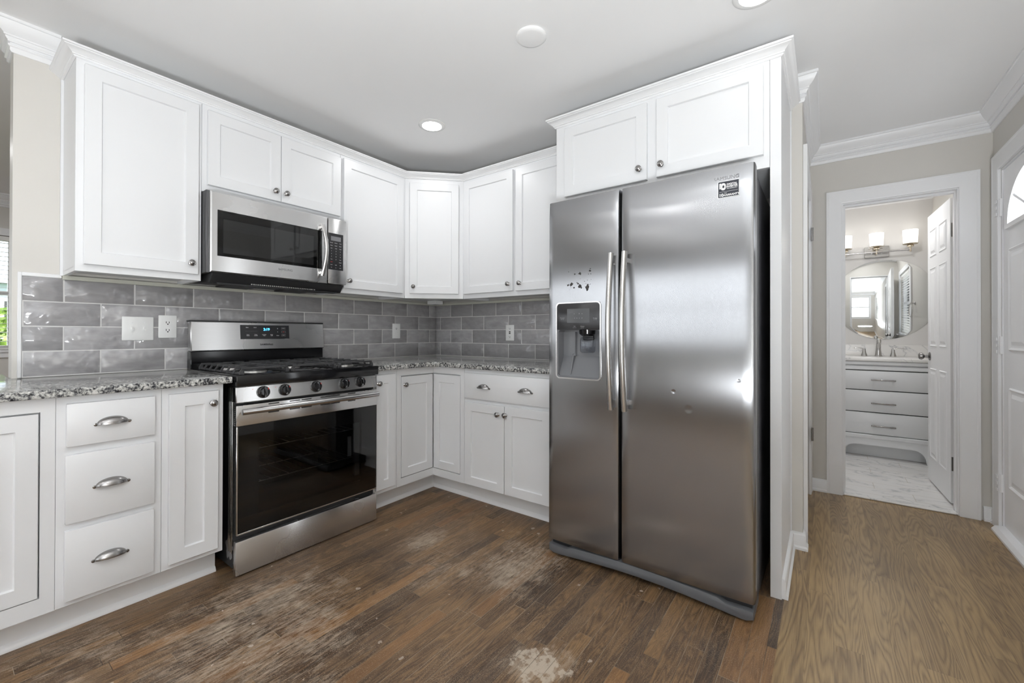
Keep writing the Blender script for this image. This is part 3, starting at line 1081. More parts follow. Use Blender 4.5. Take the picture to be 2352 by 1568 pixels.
# ------------------------------------------------------------------ tile backsplash
def backsplash(fr, u0, u1, joint, zt, label, name='tile_backsplash', trim=False):
    c = fr.p((u0 + u1) / 2, 0.004, 0.915)
    root = empty(name, c, label, 'backsplash')
    g = MB(fr)
    g.box(u0, u1, 0.0006, 0.0086, 0.9150, zt)
    build('grout', g, GROUT, root, sm=False)
    mb = MB(fr)
    tone = mb.bm.faces.layers.float.new('tone')
    P, RH, GR = 0.2495, 0.1105, 0.0042
    rows = []
    z = 1.360 - RH
    k = 0
    rows.append((z + GR / 2, zt))
    while z - RH > 0.90:
        rows.append((z - RH + GR / 2, z - GR / 2))
        z -= RH
    rows.append((0.9155, z - GR / 2)) if z - 0.916 > 0.01 else None
    for k, (za, zb) in enumerate(rows):
        j = joint + (P / 2 if k % 2 else 0)
        a = j - math.ceil((j - u0) / P + 1) * P
        while a < u1:
            x0, x1 = max(a + GR / 2, u0 + 0.0005), min(a + P - GR / 2, u1 - 0.0005)
            if x1 - x0 > 0.006:
                n0 = len(mb.bm.faces)
                t = random.random()
                ti = [0.0098 + random.uniform(-0.0007, 0.0007) for _ in range(4)]
                b = 0.002
                P_ = fr.p
                bm = mb.bm
                bk = [bm.verts.new(P_(x, 0.006, zz)) for x, zz in ((x0, za), (x1, za), (x1, zb), (x0, zb))]
                ft = [bm.verts.new(P_(x, q, zz)) for (x, zz), q in zip(((x0 + b, za + b), (x1 - b, za + b), (x1 - b, zb - b), (x0 + b, zb - b)), ti)]
                sd = [bm.verts.new(P_(x, q - b * 0.7, zz)) for (x, zz), q in zip(((x0, za), (x1, za), (x1, zb), (x0, zb)), ti)]
                fs = [bm.faces.new([ft[0], ft[1], ft[2]]), bm.faces.new([ft[0], ft[2], ft[3]])]
                for i in range(4):
                    jx = (i + 1) % 4
                    fs.append(bm.faces.new([bk[i], bk[jx], sd[jx], sd[i]]))
                    fs.append(bm.faces.new([sd[i], sd[jx], ft[jx], ft[i]]))
                for f in fs:
                    f[tone] = t
            a += P
    bmesh.ops.recalc_face_normals(mb.bm, faces=mb.bm.faces)
    build('tiles', mb, TILE, root)
    if trim:
        t = MB(fr)
        t.box(u0 - 0.0125, u0 - 0.0005, 0.0006, 0.0125, 0.9150, zt + 0.016, 0.0015)
        t.box(u0 - 0.0005, -2.339, 0.0006, 0.0125, zt, zt + 0.016, 0.0015)
        build('edge_trim', t, TRIM, root, label='white painted edge strip')
    return root
backsplash(FA, -2.459, -0.001, -2.332, 1.358, 'glossy grey subway tile backsplash behind the range', trim=True)
backsplash(FB, 0.012, 1.640, 0.191, 1.358, 'glossy grey subway tile backsplash left of refrigerator')

# ------------------------------------------------------------------ plates on the backsplash
def plate(name, fr, u0, u1, z0, z1, label, cat):
    c = fr.p((u0 + u1) / 2, 0.012, z0)
    root = empty(name, c, label, cat)
    build('plate', MB(fr).box(u0, u1, 0.0112, 0.0165, z0, z1, 0.003, 2), PLASTIC, root)
    return root
def receptacle(root, fr, u, z, s=1.0, face=True):
    n = 0.0165
    if face:
        mb = MB(fr)
        pts = [(u + 0.0165 * s * math.cos(t) * 1.0, z + 0.0143 * s * max(-0.82, min(0.82, math.sin(t)))) for t in [2 * PI * i / 32 for i in range(32)]]
        mb.prism(pts, n - 0.001, n + 0.0012, 'n')
        build('receptacle', mb, PLASTIC, root)
        n += 0.0012
    mb = MB(fr)
    mb.box(u - 0.0085 * s, u - 0.0058 * s, n - 0.0002, n + 0.0003, z - 0.003 * s, z + 0.007 * s)
    mb.box(u + 0.0045 * s, u + 0.0075 * s, n - 0.0002, n + 0.0003, z - 0.003 * s, z + 0.006 * s)
    mb.prism([(u + 0.0035 * s * math.cos(t), z - 0.0075 * s + 0.003 * s * math.sin(t)) for t in [2 * PI * i / 12 for i in range(12)]], n - 0.0002, n + 0.0003, 'n')
    build('socket_slots', mb, SLOTD, root, sm=False, label='dark socket slots')
sw = plate('light_switch', FA, -2.132, -2.008, 1.073, 1.192, 'white double toggle switch plate on the backsplash left of range', 'light switch')
for u in (-2.093, -2.045):
    mb = MB(FA)
    mb.box(u - 0.0055, u + 0.0055, 0.0165, 0.0175, 1.121, 1.146, 0.0004)
    mb.hexa([FA.p(u + a, n, z) for a in (-0.004, 0.004) for n, z in ((0.0165, 1.129), (0.0165, 1.141), (0.029, 1.121), (0.029, 1.129))])
    build('toggle', mb, PLASTIC, sw)
    mb = MB()
    for z in (1.104, 1.162):
        mb.lathe([(0.003, 0), (0.003, 0.0008), (0, 0.0012)], FA.p(u, 0.0165, z), FA.n, 10)
    build('plate_screws', mb, PLASTIC, sw)
o1 = plate('outlet', FA, -1.988, -1.910, 1.084, 1.203, 'white duplex outlet nearest the range, beside the switch plate', 'outlet')
receptacle(o1, FA, -1.949, 1.164, 1.0)
receptacle(o1, FA, -1.949, 1.124, 1.0)
o2 = plate('outlet', FA, -0.491, -0.413, 1.068, 1.188, 'white outlet plate with rocker switch, range wall near the corner', 'outlet')
receptacle(o2, FA, -0.452, 1.148, 0.9, False)
build('rocker', MB(FA).box(-0.467, -0.437, 0.0165, 0.0195, 1.080, 1.118, 0.0015), PLASTIC, o2)
o3 = plate('outlet', FB, 0.793, 0.873, 1.054, 1.176, 'white safety outlet with dark test buttons beside the refrigerator', 'outlet')
receptacle(o3, FB, 0.833, 1.148, 0.8, False)
receptacle(o3, FB, 0.833, 1.084, 0.8, False)
build('test_buttons', MB(FB).box(0.826, 0.840, 0.0165, 0.0188, 1.106, 1.114, 0.0005).box(0.826, 0.840, 0.0165, 0.0188, 1.118, 1.126, 0.0005), DARKP, o3, label='dark test and reset buttons')

# ------------------------------------------------------------------ gas range
R0, R1 = -1.866, -1.109
rg = empty('gas_range', (0.34, (R0 + R1) / 2, 0), 'freestanding stainless gas range with black oven door under the microwave', 'range')
mb = MB(FA)
mb.box(R0 + 0.004, R1 - 0.004, 0.03, 0.625, 0.03, 0.19)
mb.box(R0 + 0.004, R0 + 0.03, 0.03, 0.625, 0.19, 0.865)
mb.box(R1 - 0.03, R1 - 0.004, 0.03, 0.625, 0.19, 0.865)
mb.box(R0 + 0.03, R1 - 0.03, 0.03, 0.06, 0.19, 0.865)
mb.box(R0 + 0.03, R1 - 0.03, 0.06, 0.625, 0.78, 0.865)
for u in (R0 + 0.05, R1 - 0.05):
    mb.box(u - 0.015, u + 0.015, 0.56, 0.60, 0.0, 0.03)
build('body', mb, BLACKM, rg, sm=False)
# ribbed side skirt visible in the gap
mb = MB(FA)
for n in (0.575, 0.592, 0.609):
    mb.box(R0 - 0.002, R0 + 0.004, n, n + 0.008, 0.10, 0.86, 0.002)
build('side_trim', mb, STEEL_T, rg, label='ribbed bright side trim')
mb = MB(FA)
sm_pts = []
for i in range(28):
    t = 2 * PI * i / 28
    r = 1 + 0.18 * math.sin(5 * t) + 0.1 * math.sin(9 * t + 1)
    sm_pts.append((0.58 + 0.034 * r * math.cos(t), 0.115 + 0.05 * r * math.sin(t)))
mb.prism(sm_pts, R0 + 0.0015, R0 + 0.0038, 'u')
build('side_smear', mb, SMEAR, rg, label='wavy grey smear on the lower side')
build('storage_drawer', MB(FA).box(R0, R1, 0.627, 0.657, 0.006, 0.160, 0.004, 2), STEEL_R, rg, label='stainless storage drawer front')
# oven door: black glass in a shallow black frame, racks behind
dr = build('oven_door', MB(FA).box(R0 + 0.002, R1 - 0.002, 0.627, 0.6505, 0.190, 0.262, 0.002).box(R0 + 0.002, R0 + 0.10, 0.627, 0.6505, 0.262, 0.684).box(R1 - 0.10, R1 - 0.002, 0.627, 0.6505, 0.262, 0.684).box(R0 + 0.10, R1 - 0.10, 0.627, 0.6505, 0.60, 0.684), BLACKM, rg, sm=False)
build('door_glass', MB(FA).box(R0 + 0.004, R1 - 0.001, 0.651, 0.656, 0.196, 0.686, 0.001), OVENG, dr)
build('door_edge', MB(FA).box(R0 + 0.001, R0 + 0.009, 0.640, 0.6575, 0.192, 0.684, 0.002).box(R0 + 0.004, R1 - 0.002, 0.640, 0.655, 0.188, 0.195, 0.001), STEEL_T, dr, label='thin steel door edge')
build('door_band', MB(FA).box(R0, R1, 0.627, 0.6580, 0.6855, 0.779, 0.003, 2), STEEL_R, dr, label='stainless band across top of the oven door')
mb = MB(FA)
for a, b in [(-1.727, -1.677), (-1.626, -1.573), (-1.566, -1.513), (-1.463, -1.409), (-1.406, -1.352), (-1.302, -1.255)]:
    mb.box(a, b, 0.6572, 0.6583, 0.7695, 0.7745)
    mb.box(a, b, 0.6572, 0.6583, 0.7290, 0.7340)
for k in range(9):
    z = 0.693 + k * 0.009
    mb.box(R0 - 0.0004, R0 + 0.001, 0.636, 0.650, z, z + 0.004)
build('door_vents', mb, SLOTD, dr, sm=False, label='dark vent slots')
hb = MB(FA)
hb.tube([FA.p(R0 + 0.012 + (0.729) * i / 10, 0.690, 0.7535) for i in range(11)], 0.0135, 20)
for u in (R0 + 0.045, R1 - 0.055):
    hb.box(u - 0.012, u + 0.012, 0.656, 0.688, 0.744, 0.763, 0.003)
build('handle', hb, STEEL_T, dr, label='round stainless oven handle')
mb = MB(FA)
for z in (0.395, 0.555):
    mb.tube([FA.p(R0 + 0.11, 0.60, z), FA.p(R1 - 0.11, 0.60, z)], 0.0022, 8)
    mb.tube([FA.p(R0 + 0.11, 0.35, z), FA.p(R1 - 0.11, 0.35, z)], 0.002, 8)
    for k in range(12):
        u = R0 + 0.13 + k * 0.045
        mb.tube([FA.p(u, 0.10, z + 0.003), FA.p(u, 0.602, z + 0.003)], 0.0018, 6)
build('oven_racks', mb, ALU, rg, label='wire oven racks behind the glass')
mb = MB(FA).box(R1 - 0.145, R1 - 0.112, 0.630, 0.6502, 0.30, 0.66, 0.002)
build('inner_liner', mb, GREYG, rg, sm=False)
build('rating_label', MB(FA).box(R1 - 0.19, R1 - 0.165, 0.6478, 0.6505, 0.42, 0.53), GREYTXT, rg, sm=False)
# control panel, slanted
def slab(fr, u0, u1, n_b, z_b, n_t, z_t, th, b=0.002):
    mb = MB(fr)
    mb.hexa([fr.p(u, n, z) for u in (u0, u1) for (n, z) in ((n_b - th, z_b), (n_t - th, z_t), (n_b, z_b), (n_t, z_t))], b)
    return mb
cp = build('control_panel', slab(FA, R0 - 0.001, R1 - 0.004, 0.660, 0.792, 0.650, 0.864, 0.10, 0.003), STEEL_R, rg, label='stainless control panel')
for kx, u in enumerate((-1.749, -1.649, -1.487, -1.325, -1.223)):
    ax = V((1, 0, 0.14)).normalized()
    o = FA.p(u, 0.6555, 0.831)
    mb = MB()
    mb.lathe([(0.0285, 0), (0.0285, 0.006), (0.0265, 0.010), (0.0205, 0.012), (0.0195, 0.024), (0.0185, 0.026), (0, 0.0265)], o, ax, 28)
    up = V((0, 0, 1)) - ax * ax.z
    up.normalize()
    sd = ax.cross(up)
    a = 0.10
    pts = []
    for s1 in (-1, 1):
        for (t, q) in ((0.018, -0.0235), (0.018, 0.0235), (0.040, -0.020), (0.040, 0.020)):
            pts.append(o + ax * t + up * q + sd * s1 * (0.0065 if t < 0.03 else 0.005))
    mb.hexa(pts, 0.0015)
    kb = build('control_knob', mb, BLACK, cp, label='black burner knob')
    mb = MB()
    c = o + ax * 0.0405 + up * 0.013
    mb.lathe([(0.0, 0), (0.0, 0.0001)], c, ax, 8) if False else None
    c = o + ax * 0.0262 + up * 0.0135 + sd * -0.010
    mb.lathe([(0.0042, -0.001), (0.0042, 0.0012), (0, 0.0014)], c, ax, 12)
    build('red_mark', mb, REDTXT, kb, label='red pointer mark')
    mb = MB()
    for q in range(5):
        an = PI * (0.62 + q * 0.16)
        c2 = o + ax * 0.0092 + (sd * -math.cos(an + PI) * 0 + up * math.sin(an) * 0.0238 + FA.u * math.cos(an) * 0.0238)
        mb.lathe([(0.0011, 0), (0.0011, 0.0008), (0, 0.001)], c2, ax, 6)
    build('dial_marks', mb, GREYTXT, kb, sm=False)
for u in (-1.795, -1.692):
    build('burner_icon', MB(FA).box(u - 0.0011, u + 0.0011, 0.6545, 0.6556, 0.847, 0.8492), REDTXT, cp, sm=False, label='tiny red burner icon')
# cooktop
mb = MB(FA)
mb.box(R0 - 0.003, R1 + 0.003, 0.06, 0.668, 0.866, 0.9175, 0.005, 2)
ct = build('cooktop', mb, BLACK, rg, label='glossy black cooktop')
for (x, u, r) in ((0.53, -1.735, 0.047), (0.24, -1.735, 0.036), (0.385, -1.487, 0.040), (0.53, -1.24, 0.040), (0.24, -1.24, 0.040)):
    mb = MB()
    mb.lathe([(r + 0.008, 0), (r + 0.006, 0.008), (r, 0.010)], (x, u, 0.9176), (0, 0, 1), 28)
    bn = build('burner', mb, ALU, ct, label='silver burner base')
    mb = MB()
    mb.lathe([(r, 0), (r, 0.005), (r - 0.004, 0.008), (0, 0.009)], (x, u, 0.9277), (0, 0, 1), 28)
    build('burner_cap', mb, BURN, bn)
def grate(u0, u1, lab):
    mb = MB(FA)
    n0, n1 = 0.135, 0.645
    zt, zb, zf = 0.951, 0.941, 0.918
    w = 0.0058
    uc = (u0 + u1) / 2
    ns = [n0 + 0.006 + (n1 - n0 - 0.012) * i / 7 for i in range(8)]
    for i, n in enumerate(ns):
        # fingers from both sides with slanted feet
        full = i in (0, 7)
        for (a, s1) in ((u0, 1), (u1, -1)):
            e = uc if full or i in (3, 4) else a + s1 * (u1 - u0) * 0.27
            lo, hi = min(a + s1 * 0.010, e), max(a + s1 * 0.010, e)
            mb.box(lo, hi, n - w, n + w, zb, zt, 0.0015)
            mb.hexa([FA.p(uu, nn, zz) for uu, zz0, zz1 in ((a, zf, zf + 0.012), (a + s1 * 0.014, zb - 0.002, zt)) for nn in (n - w, n + w) for zz in (zz0, zz1)], 0.0008)
    for u in (u0 + 0.006, u1 - 0.006):
        mb.box(u - 0.003, u + 0.003, n0, n1, zf + 0.001, zf + 0.010, 0.001)
    for u in (u0 + (u1 - u0) * 0.27, u1 - (u1 - u0) * 0.27):
        mb.box(u - 0.004, u + 0.004, n0, n1, zb, zt, 0.0015)
    for n in (n0 + 0.005, n1 - 0.005):
        for u in (u0 + 0.012, u1 - 0.012, ):
            mb.box(u - 0.007, u + 0.007, n - 0.006, n + 0.006, zf, zb, 0.001)
    for nn, e in ((n0, n0 + 0.11), (n1, n1 - 0.11), ((n0 + n1) / 2 - 0.04, (n0 + n1) / 2 + 0.04)):
        mb.box(uc - w, uc + w, min(nn, e), max(nn, e), zb, zt, 0.0015)
    return build('grate', mb, IRON, rg, label=lab)
grate(R0 + 0.018, -1.620, 'cast iron grate over the left burners')
grate(-1.612, -1.362, 'cast iron grate over the middle burner')
grate(-1.354, R1 - 0.018, 'cast iron grate over the right burners')
# backguard
build('backguard_base', MB(FA).box(R0 + 0.003, R1 - 0.003, 0.0135, 0.070, 0.866, 1.012, 0.004), BLACK, rg, label='black lower backguard')
bg = build('backguard', slab(FA, R0, R1, 0.084, 1.011, 0.068, 1.1745, 0.050, 0.005), STEEL_R, rg, label='stainless backguard panel')
build('backguard_cap', MB(FA).box(R0 - 0.001, R1 + 0.001, 0.0135, 0.066, 1.1715, 1.1790, 0.002), BLACKM, rg)
TLT = math.atan2(-0.016, 0.1635)
def bgn(z):
    return 0.084 + (0.068 - 0.084) * (z - 1.011) / 0.1635
cpn = slab(FA, -1.6235, -1.342, bgn(1.075) + 0.0016, 1.075, bgn(1.1575) + 0.0016, 1.1575, 0.006, 0.0008)
cl = build('clock_panel', cpn, DARKP, bg, label='black glass clock panel')
def ttx(name, body, u, z, size, mat, par, align='CENTER', bold=0.0, sx=1.0):
    text(name, body, FA, u, bgn(z) + 0.0018, z, size, mat, par, 0.0002, align, TLT, bold, sx)
ttx('clock_digits', '2:19', -1.478, 1.132, 0.021, BLUEL, cl, bold=0.0003)
ttx('panel_text', 'Bake', -1.586, 1.143, 0.0075, WHITETXT, cl)
ttx('panel_text', 'Broil', -1.543, 1.143, 0.0075, WHITETXT, cl)
ttx('panel_text', 'Keep\nWarm', -1.583, 1.098, 0.0065, WHITETXT, cl)
ttx('panel_text', 'Timer\nOn/Off', -1.540, 1.098, 0.0065, WHITETXT, cl)
ttx('panel_text', 'Cooking\nTime', -1.493, 1.098, 0.0065, WHITETXT, cl)
ttx('panel_text', 'Delay\nStart', -1.449, 1.098, 0.0065, WHITETXT, cl)
ttx('panel_text', 'Clock', -1.413, 1.095, 0.0065, WHITETXT, cl)
ttx('panel_text', '^', -1.413, 1.136, 0.014, WHITETXT, cl)
ttx('panel_text', 'v', -1.413, 1.118, 0.010, WHITETXT, cl)
mb = MB(FA)
def frame_rect(mb, u0, u1, z0, z1, n, w=0.0009, t=0.0004):
    mb.box(u0, u1, n, n + t, z0, z0 + w)
    mb.box(u0, u1, n, n + t, z1 - w, z1)
    mb.box(u0, u0 + w, n, n + t, z0, z1)
    mb.box(u1 - w, u1, n, n + t, z0, z1)
for z in (1.138, 1.1165, 1.0955):
    frame_rect(mb, -1.389, -1.366, z - 0.0065, z + 0.0075, bgn(z) + 0.0018)
mb.box(-1.598, -1.530, bgn(1.1215) + 0.0017, bgn(1.1215) + 0.0021, 1.1213, 1.1217)
build('button_outlines', mb, GREYTXT, cl, sm=False)
ttx('panel_text', 'START', -1.3775, 1.139, 0.0052, WHITETXT, cl)
ttx('panel_text', 'OFF', -1.3775, 1.117, 0.0058, REDTXT, cl)
ttx('panel_text', 'LIGHT', -1.3775, 1.096, 0.0048, WHITETXT, cl)
ttx('brand_lettering', 'SAMSUNG', -1.480, 1.0415, 0.0150, DARKTXT, bg, bold=0.0001, sx=1.1)

# ------------------------------------------------------------------ microwave
mw = empty('microwave', (0.19, -1.508, 1.36), 'stainless over-the-range microwave mounted above the range', 'microwave')
M0, M1 = -1.8865, -1.1295
mb = MB(FA)
mb.box(M0, M1, 0.002, 0.345, 1.4105, 1.8205, 0.002)
build('body', mb, plain('microwave_side', (0.10, 0.10, 0.105), 0.35, 0.6), mw)
mb = MB(FA)
mb.hexa([FA.p(u, n, z) for u in (M0 + 0.02, M1 - 0.02) for (n, z) in ((0.03, 1.378), (0.03, 1.4100), (0.335, 1.362), (0.372, 1.4100))], 0.003)
mb.box(M0 + 0.05, M1 - 0.05, 0.30, 0.345, 1.358, 1.366, 0.001)
for u in (M0 + 0.14, M1 - 0.30):
    mb.box(u, u + 0.16, 0.06, 0.26, 1.3655, 1.374, 0.001)
build('vent_housing', mb, BLACKM, mw, label='black sloping vent underside')
gm = MB(FA)
for k in range(34):
    u = -1.68 + k * 0.0105
    gm.box(u, u + 0.006, 0.338, 0.352, 1.3665, 1.372)
build('grease_vent', gm, ALU, mw, sm=False, label='perforated metal vent strip')
D0, D1 = -1.8785, -1.2625
W0, W1, WZ0, WZ1 = -1.849, -1.300, 1.494, 1.723
def framed(mb, u0, u1, z0, z1, a, b, c, d, n0, n1, bev=0.0):
    """plate with one rectangular opening, one connected mesh"""
    bm = mb.bm
    P = mb.fr.p
    def ring(x0, x1, y0, y1, n):
        return [bm.verts.new(P(x0, n, y0)), bm.verts.new(P(x1, n, y0)), bm.verts.new(P(x1, n, y1)), bm.verts.new(P(x0, n, y1))]
    e = bev
    R = [ring(a, b, c, d, n0), ring(u0, u1, z0, z1, n0), ring(u0, u1, z0, z1, n1 - e), ring(u0 + e, u1 - e, z0 + e, z1 - e, n1), ring(a, b, c, d, n1)]
    fs = []
    for r0, r1 in zip(R, R[1:] + R[:1]):
        for i in range(4):
            j = (i + 1) % 4
            fs.append(bm.faces.new([r0[i], r0[j], r1[j], r1[i]]))
    bmesh.ops.recalc_face_normals(bm, faces=fs)
mb = MB(FA)
framed(mb, D0, D1, 1.4115, 1.8125, W0, W1, WZ0, WZ1, 0.347, 0.382, 0.006)
md = build('door', mb, STEEL_R, mw, label='stainless microwave door')
build('door_glass', MB(FA).box(W0, W1, 0.3780, 0.3812, WZ0, WZ1), MWG, md, sm=False, label='dark glass window')
build('window_screen', MB(FA).box(W0 + 0.036, W1 - 0.038, 0.350, 0.356, WZ0 + 0.022, WZ1 - 0.036), plain('mw_screen', (0.34, 0.34, 0.34), 0.7), md, sm=False, label='grey mesh screen behind the glass')
build('window_backing', MB(FA).box(W0 - 0.005, W1 + 0.005, 0.3462, 0.350, WZ0 - 0.005, WZ1 + 0.005), BLACKM, md, sm=False)
mb = MB(FA)
hp = []
for i in range(17):
    t = i / 16
    bow = math.sin(PI * t)
    hp.append(FA.p(-1.306 + 0.012 * bow, 0.398 + 0.026 * bow, 1.452 + 0.308 * t))
mb.tube(hp, 0.0115, 14, flat=0.75)
mb.box(-1.314, -1.300, 0.381, 0.400, 1.462, 1.480, 0.002)
mb.box(-1.314, -1.300, 0.381, 0.400, 1.732, 1.750, 0.002)
build('handle', mb, STEEL_T, md, label='curved steel door handle')
text('brand_lettering', 'SAMSUNG', FA, -1.515, 0.3822, 1.463, 0.017, MIDTXT, md, 0.0003)
mb = MB(FA).box(-1.2600, -1.1375, 0.347, 0.382, 1.4115, 1.8125, 0.005, 2)
mc = build('control_side', mb, STEEL_R, mw, label='stainless control column')
build('keypad', MB(FA).box(-1.2595, -1.1610, 0.3815, 0.3832, 1.4985, 1.7215, 0.0007), DARKP, mc, label='dark keypad')
build('display', MB(FA).box(-1.2440, -1.1780, 0.3832, 0.3837, 1.676, 1.703), plain('mw_display', (0.20, 0.20, 0.21), 0.3), mc, sm=False)
rows = [('Popcorn', 'Defrost', 'Timer'), ('Potato', 'Reheat', 'Power'), ('Auto', 'Cook', 'Keep'), ('1', '2', '3'), ('4', '5', '6'), ('7', '8', '9'), ('Turn', '0', 'Vent'), ('STOP', '', 'START'), ('Clock', 'Light', '30s'), ('Hi', 'Lo', 'Lock')]
for i, r in enumerate(rows):
    for j, s in enumerate(r):
        if s:
            text('key_text', s, FA, -1.240 + 0.0295 * j, 0.3833, 1.663 - i * 0.0168, 0.0075 if len(s) < 2 else 0.0058, REDTXT if s == 'STOP' else WHITETXT, mc, 0.0002)

# ------------------------------------------------------------------ refrigerator
fg = empty('refrigerator', (2.125, -0.42, 0), 'large stainless side-by-side refrigerator with ice dispenser', 'refrigerator')
FX0, FX1, FXM0, FXM1, FF = 1.668, 2.583, 2.043, 2.052, 0.823
mb = MB(FB)
mb.box(FX0 + 0.006, FX1 - 0.006, 0.05, 0.745, 0.03, 1.752, 0.006, 2)
build('body', mb, SIDE, fg, label='dark grey refrigerator body')
def fridge_door(u0, u1, hole, label):
    mb = MB(FB)
    bm = mb.bm
    z0, z1, nb = 0.076, 1.773, 0.750
    us = sorted(set([u0, u0 + 0.004, u0 + 0.012, u1 - 0.012, u1 - 0.004, u1] + [u0 + (u1 - u0) * k / 12 for k in range(1, 12)] + (list(hole[:2]) if hole else [])))
    zs = sorted(set([z0, z0 + 0.004, z1 - 0.004, z1 - 0.010, z1] + [z0 + (z1 - z0) * k / 40 for k in range(1, 40)] + [z1 - 0.02 - 0.012 * k for k in range(9)] + (list(hole[2:]) if hole else [])))
    def nf(u, z):
        t = (u - (u0 + u1) / 2) / ((u1 - u0) / 2)
        n = FF - 0.004 * t * t
        e = min(u - u0, u1 - u)
        if e < 0.012:
            n -= 0.012 * (1 - math.sqrt(max(0.0, 1 - ((0.012 - e) / 0.012) ** 2)))
        q = max(0.0, (z - (z1 - 0.12)) / 0.12)
        n -= 0.0065 * q ** 2.2
        n += 0.0011 * math.sin((u - u0) / (u1 - u0) * 7.0 + 2.2) * q
        if z - z0 < 0.004:
            n -= 0.003 * (1 - (z - z0) / 0.004)
        return n
    G = [[bm.verts.new(FB.p(u, nf(u, z), z)) for z in zs] for u in us]
    for i in range(len(us) - 1):
        for j in range(len(zs) - 1):
            if hole and us[i] >= hole[0] - 1e-6 and us[i + 1] <= hole[1] + 1e-6 and zs[j] >= hole[2] - 1e-6 and zs[j + 1] <= hole[3] + 1e-6:
                continue
            bm.faces.new([G[i][j], G[i + 1][j], G[i + 1][j + 1], G[i][j + 1]])
    rim = [G[i][0] for i in range(len(us))] + [G[-1][j] for j in range(1, len(zs))] + [G[i][-1] for i in range(len(us) - 2, -1, -1)] + [G[0][j] for j in range(len(zs) - 2, 0, -1)]
    back = []
    for v in rim:
        c = v.co.copy()
        c.y = -nb
        back.append(bm.verts.new(c))
    k = len(rim)
    for i in range(k):
        j = (i + 1) % k
        bm.faces.new([rim[i], rim[j], back[j], back[i]])
    bm.faces.new(back)
    bmesh.ops.recalc_face_normals(bm, faces=bm.faces)
    return build('door', mb, STEEL_F, fg, label=label)
HU0, HU1, HZ0, HZ1 = 1.7195, 1.9535, 0.893, 1.261
dl = fridge_door(FX0, FXM0, (HU0, HU1, HZ0, HZ1), 'narrow left door with dispenser')
dr_ = fridge_door(FXM1, FX1, None, 'wide right door with sticker')
for d, ux, lab in ((dl, 2.018, 'left'), (dr_, 2.082, 'right')):
    mb = MB(FB)
    pts = []
    for i in range(25):
        t = i / 24
        bow = math.sin(PI * t)
        pts.append(FB.p(ux, FF + 0.030 + 0.030 * bow, 0.768 + 0.708 * t))
    mb.tube(pts, 0.0150, 18, flat=0.85)
    for z in (0.80, 1.44):
        mb.box(ux - 0.009, ux + 0.009, FF - 0.004, FF + 0.034, z - 0.012, z + 0.012, 0.003)
    build('handle', mb, STEEL_T, d, label='long bowed steel bar handle')
# dispenser
dp = empty('dispenser', (0, 0, 0), None, None)
dp.parent = dl
dp.location = (0, 0, 0)
def rrect(u0, u1, z0, z1, r, seg=5):
    out = []
    for (cx, cz, a0) in ((u1 - r, z1 - r, 0), (u0 + r, z1 - r, PI / 2), (u0 + r, z0 + r, PI), (u1 - r, z0 + r, 1.5 * PI)):
        for i in range(seg + 1):
            t = a0 + PI / 2 * i / seg
            out.append((cx + r * math.cos(t), cz + r * math.sin(t)))
    return out
def ringplate(mb, outer, inner, n0, n1):
    bm = mb.bm
    k = len(outer)
    R = []
    for pts, n in ((inner, n0), (outer, n0), (outer, n1), (inner, n1)):
        R.append([bm.verts.new(mb.fr.p(p[0], n, p[1])) for p in pts])
    fs = []
    for r0, r1 in zip(R, R[1:] + R[:1]):
        for i in range(k):
            j = (i + 1) % k
            fs.append(bm.faces.new([r0[i], r0[j], r1[j], r1[i]]))
    bmesh.ops.recalc_face_normals(bm, faces=fs)
mb = MB(FB)
ringplate(mb, rrect(HU0 - 0.004, HU1 + 0.004, HZ0 - 0.004, HZ1 + 0.004, 0.020), rrect(HU0 + 0.002, HU1 - 0.002, HZ0 + 0.002, HZ1 - 0.002, 0.017), FF - 0.008, FF + 0.0025)
build('bezel', mb, STEEL_T, dp, label='thin steel bezel')
mb = MB(FB)
ringplate(mb, rrect(HU0 - 0.001, HU1 + 0.001, HZ0 - 0.001, 1.131, 0.001), rrect(HU0 + 0.006, HU1 - 0.006, HZ0 + 0.008, 1.128, 0.014), FF - 0.062, FF - 0.003)
mb.box(HU0 + 0.001, HU1 - 0.001, FF - 0.066, FF - 0.061, HZ0 + 0.001, 1.13)
mb.hexa([FB.p(u, n, z) for u in (HU0 + 0.005, HU1 - 0.005) for (n, z) in ((FF - 0.061, 0.90), (FF - 0.061, 1.00), (FF - 0.010, 0.901), (FF - 0.055, 0.985))], 0.0)
build('recess', mb, GREYG, dp, label='glossy grey dispenser recess')
pn = build('control_panel', MB(FB).prism(rrect(HU0 + 0.001, HU1 - 0.001, 1.129, HZ1 - 0.001, 0.014), FF - 0.060, FF + 0.0018, 'n', 0.001), DARKP, dp, label='dark touch control panel')
build('display', MB(FB).box(1.779, 1.899, FF + 0.0018, FF + 0.0026, 1.164, 1.232), DISP, pn, sm=False)
for (u, z, s) in ((1.818, 1.208, 'v'), (1.845, 1.208, 'd'), (1.860, 1.208, 'o'), (1.820, 1.187, 'n'), (1.833, 1.187, 'u'), (1.846, 1.187, 'c'), (1.860, 1.187, 'o')):
    text('display_icon', s, FB, u, FF + 0.0026, z, 0.009, GREYTXT, pn, 0.0002)
for (u, z, s) in ((1.752, 1.188, 'Freezer'), (1.928, 1.184, 'Fridge'), (1.820, 1.147, 'Ice'), (1.862, 1.146, 'Water')):
    text('panel_text', s, FB, u, FF + 0.0018, z, 0.0085, GREYTXT, pn, 0.0002)
    text('panel_text', 'hold 3 sec', FB, u, FF + 0.0018, z - 0.007, 0.0045, GREYTXT, pn, 0.0002)
mb = MB(FB)
mb.lathe([(0.040, 0), (0.038, 0.020), (0.026, 0.030), (0, 0.030)], FB.p(1.872, FF - 0.030, 1.130), (0, 0, -1), 24)
